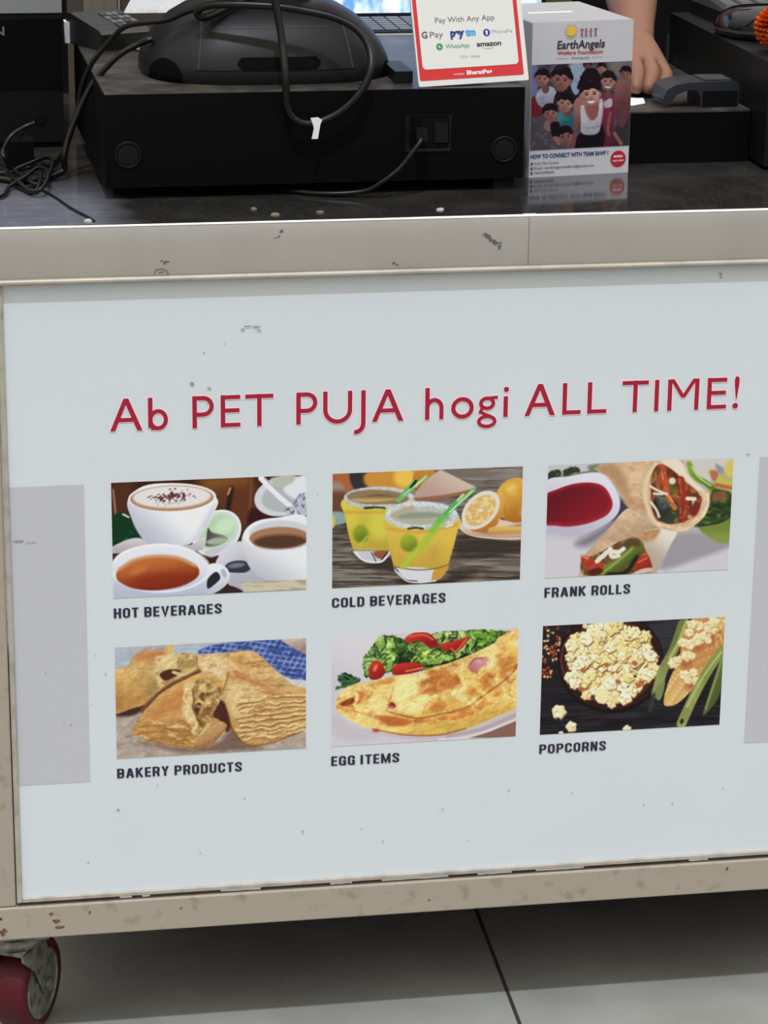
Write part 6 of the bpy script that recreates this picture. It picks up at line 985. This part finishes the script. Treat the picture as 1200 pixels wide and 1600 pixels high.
obj('carcass', box(BM(), -0.075, 0.16, 0, 0.35, 0, 1.25), 'wood_brown', cbn, bevel=0.002); obj('door', box(BM(), -0.0750, -0.0345, -0.014, -0.001, 0.05, 1.24), 'wood_pale', cbn, bevel=0.002, label='pale brown door leaf'); d2 = obj('door', box(BM(), -0.0310, 0.158, -0.014, -0.001, 0.05, 1.24), 'wood_brown', cbn, bevel=0.002); obj('handle', box(BM(), -0.0335, -0.0318, -0.020, -0.004, 0.80, 1.15), 'bead', d2)
for nm, p, s, m_, lb in (('paper_scrap', (-0.0122, 0.0330), (0.0060, 0.0035), 'chip_white', 'small white scrap by the steel edge at the left end'), ('crumb', (0.1611, 0.0400), (0.0050, 0.0022), 'crumb', 'pale tan crumb near the steel edge, in front of the drawer'), ('crumb', (0.1442, 0.0680), (0.0034, 0.0014), 'crumb', 'thin tan crumb farther from the steel edge, in front of the drawer'), ('crumb', (0.2044, 0.0450), (0.0050, 0.0009), 'crumb', 'tiny sliver crumb at the steel edge, below the looped cable'), ('paper_scrap', (0.3190, 0.0440), (0.0055, 0.0030), 'chip_white', 'torn white scrap in front of the drawer socket')):
    bm = BM(); n = 9; rj = [0.6 + 0.5 * random.random() for _ in range(n)]
    loft(bm, [[(s[0] * q * rj[k] * math.cos(2 * math.pi * k / n), s[1] * 2.2 * q * rj[k] * math.sin(2 * math.pi * k / n), z) for k in range(n)] for z, q in ((0, 1), (0.0010, .9), (0.0016, .5))]); o = obj(nm, bm, m_, smooth=40); o.location = (p[0], p[1], 0.8331); tag(o, lb, 'scrap' if nm == 'paper_scrap' else 'crumb')
bm = prism(BM(), [(0.566, 0.284), (0.584, 0.298), (0.5905, 0.330), (0.560, 0.352)], 0.8872, 0.8876, 'xy'); tag(obj('paper_slip', bm, 'white_paper'), 'white slip under the fingers on the low black box', 'paper')
# ------------------------------------------------------------------ person behind the counter
def skin(name, V, E, R, m, sub=2, root=0):
    me = bpy.data.meshes.new(name); me.from_pydata(V, E, []); o = bpy.data.objects.new(name, me); COL.objects.link(o)
    md = o.modifiers.new('skin', 'SKIN'); md.use_smooth_shade = True; md.branch_smoothing = 0.4
    sv = me.skin_vertices[0].data
    for i, r in enumerate(R): sv[i].radius = (r, r) if not isinstance(r, tuple) else r
    for i in range(len(V)): sv[i].use_root = (i == root)
    s = o.modifiers.new('sub', 'SUBSURF'); s.levels = sub; s.render_levels = sub
    dg = bpy.context.evaluated_depsgraph_get(); nm = bpy.data.meshes.new_from_object(o.evaluated_get(dg)); bpy.data.objects.remove(o)
    nm.polygons.foreach_set('use_smooth', [True] * len(nm.polygons)); nm.materials.clear(); nm.materials.append(MATS[m]); q = bpy.data.objects.new(name, nm); COL.objects.link(q); return q
PX = 0.52; V = []; E = []; R = []
def add(p, r, prev=None):
    V.append(p); R.append(r)
    if prev is not None: E.append((prev, len(V) - 1))
    return len(V) - 1
pel = add((PX, 0.98, 0.86), (0.13, 0.095)); wa = add((PX, 0.97, 1.02), (0.125, 0.09), pel); ch = add((PX, 0.96, 1.22), (0.145, 0.10), wa); nb = add((PX, 0.955, 1.345), 0.062, ch); nk = add((PX, 0.945, 1.40), 0.050, nb)
h1 = add((PX, 0.930, 1.46), (0.068, 0.078), nk); h2 = add((PX, 0.925, 1.53), (0.076, 0.090), h1); h3 = add((PX, 0.935, 1.59), (0.058, 0.07), h2)
for s in (-1, 1):
    hp = add((PX + s * 0.09, 0.98, 0.80), 0.085, pel); kn = add((PX + s * 0.10, 0.95, 0.46), 0.055, hp); an = add((PX + s * 0.10, 0.99, 0.09), 0.038, kn); add((PX + s * 0.105, 0.87, 0.035), 0.035, an)
sh = add((PX + 0.155, 0.945, 1.30), 0.056, ch); el = add((0.655, 0.700, 1.060), 0.044, sh); f1 = add((0.636, 0.590, 1.004), 0.039, el); f2 = add((0.620, 0.500, 0.965), 0.030, f1); wr = add((0.6090, 0.440, 0.9400), 0.0245, f2); w2 = add((0.6070, 0.420, 0.9320), 0.0245, wr); pm = add((0.6050, 0.398, 0.9230), 0.0235, w2)
FG = [((0.6190, 0.374, 0.9125), (0.6235, 0.357, 0.9045), (0.6130, 0.345, 0.8960), (0.6030, 0.3385, 0.8925)), ((0.6045, 0.367, 0.9170), (0.6040, 0.345, 0.9090), (0.5970, 0.333, 0.8980), (0.5930, 0.3300, 0.8925)), ((0.5900, 0.368, 0.9170), (0.5870, 0.345, 0.9090), (0.5830, 0.333, 0.8980), (0.5810, 0.3300, 0.8925)), ((0.5765, 0.374, 0.9130), (0.5720, 0.353, 0.9060), (0.5700, 0.342, 0.8980), (0.5690, 0.3380, 0.8930))]
for k, f in enumerate(FG):
    r0 = (0.0092, 0.0098, 0.0094, 0.0088)[k]; a = add(f[0], r0 * 1.15, pm); b_ = add(f[1], r0, a); c_ = add(f[2], r0 * .88, b_); add(f[3], r0 * .72, c_)
t1 = add((0.590, 0.405, 0.917), 0.013, wr); t2 = add((0.572, 0.385, 0.907), 0.0105, t1); add((0.562, 0.366, 0.898), 0.0085, t2)
sh = add((PX - 0.155, 0.945, 1.30), 0.056, ch); el = add((PX - 0.20, 0.93, 1.04), 0.044, sh); wr = add((PX - 0.17, 0.86, 0.80), 0.027, el); pm = add((PX - 0.165, 0.845, 0.74), (0.030, 0.018), wr)
for k in range(4):
    a = add((PX - 0.145 - k * 0.014, 0.835, 0.70), 0.009, pm); b_ = add((PX - 0.143 - k * 0.014, 0.83, 0.665), 0.008, a); add((PX - 0.143 - k * 0.013, 0.835, 0.64), 0.007, b_)
t1 = add((PX - 0.135, 0.83, 0.755), 0.011, wr); add((PX - 0.125, 0.82, 0.715), 0.009, t1)
pers = skin('person', V, E, R, 'skin'); tag(pers, 'person behind the counter resting one bare forearm and hand by the donation box', 'person')
# face, hair and clothes as children
bm = BM()
for s in (-1, 1): lathe(bm, [(0.0001, -0.012), (0.009, -0.009), (0.012, 0), (0.009, 0.009), (0.0001, 0.012)], (PX + s * 0.029, 0.852, 1.508), n=14)
eyes = obj('eye', bm, 'gloss_black', pers, smooth=True)
bm = tube(BM(), [(PX, 0.850, 1.515), (PX, 0.838, 1.490), (PX, 0.832, 1.478), (PX, 0.846, 1.470)], 0.010, 10, 4, [0.006, 0.010, 0.013, 0.006]); obj('nose', bm, 'skin', pers, smooth=True)
obj('mouth', tube(BM(), [(PX - 0.024, 0.862, 1.444), (PX, 0.852, 1.441), (PX + 0.024, 0.862, 1.444)], 0.005, 8, 4), 'cloth_pink', pers, smooth=True)
for s in (-1, 1): obj('ear', lathe(BM(), [(0.0001, -0.007), (0.018, -0.005), (0.020, 0), (0.018, 0.005), (0.0001, 0.007)], (PX + s * 0.076, 0.94, 1.50), 'x', 16), 'skin', pers, smooth=True)
bm = BM(); lathe(bm, [(0.084, 1.545), (0.090, 1.575), (0.080, 1.615), (0.054, 1.645), (0.0001, 1.66)], (PX, 0.940, 0), n=24); obj('hair', bm, 'hair', pers, smooth=True)
def ring(cx, cy, cz, a, b, n=28): return [(cx + a * math.cos(t), cy + b * math.sin(t), cz) for t in np.linspace(0, 2 * math.pi, n, endpoint=False)]
shirt = obj('shirt', loft(BM(), [ring(PX, 0.975, 0.935, 0.150, 0.118), ring(PX, 0.972, 1.00, 0.148, 0.115), ring(PX, 0.965, 1.12, 0.155, 0.118), ring(PX, 0.96, 1.24, 0.168, 0.120), ring(PX, 0.955, 1.325, 0.160, 0.098), ring(PX, 0.955, 1.365, 0.085, 0.072)], False), 'cloth_pink', pers, smooth=True, label='pink checked shirt')
bm = tube(BM(), [(PX + 0.135, 0.948, 1.310), (PX + 0.150, 0.86, 1.20), (0.660, 0.745, 1.098)], 0.06, 16, 6, [0.068, 0.062, 0.057]); obj('sleeve', bm, 'cloth_pink', shirt, smooth=True); bm = tube(BM(), [(PX - 0.135, 0.948, 1.310), (PX - 0.19, 0.94, 1.10)], 0.06, 16, 6, [0.068, 0.056]); obj('sleeve', bm, 'cloth_pink', shirt, smooth=True)
tr = obj('trousers', loft(BM(), [ring(PX, 0.978, 0.99, 0.146, 0.113), ring(PX, 0.98, 0.86, 0.158, 0.118), ring(PX, 0.98, 0.74, 0.170, 0.110)], False), 'cloth_black', pers, smooth=True, label='black trousers')
for s in (-1, 1): obj('trouser_leg', tube(BM(), [(PX + s * 0.088, 0.98, 0.78), (PX + s * 0.098, 0.955, 0.46), (PX + s * 0.10, 0.985, 0.10)], 0.08, 18, 6, [0.094, 0.074, 0.062]), 'cloth_black', tr, smooth=True)
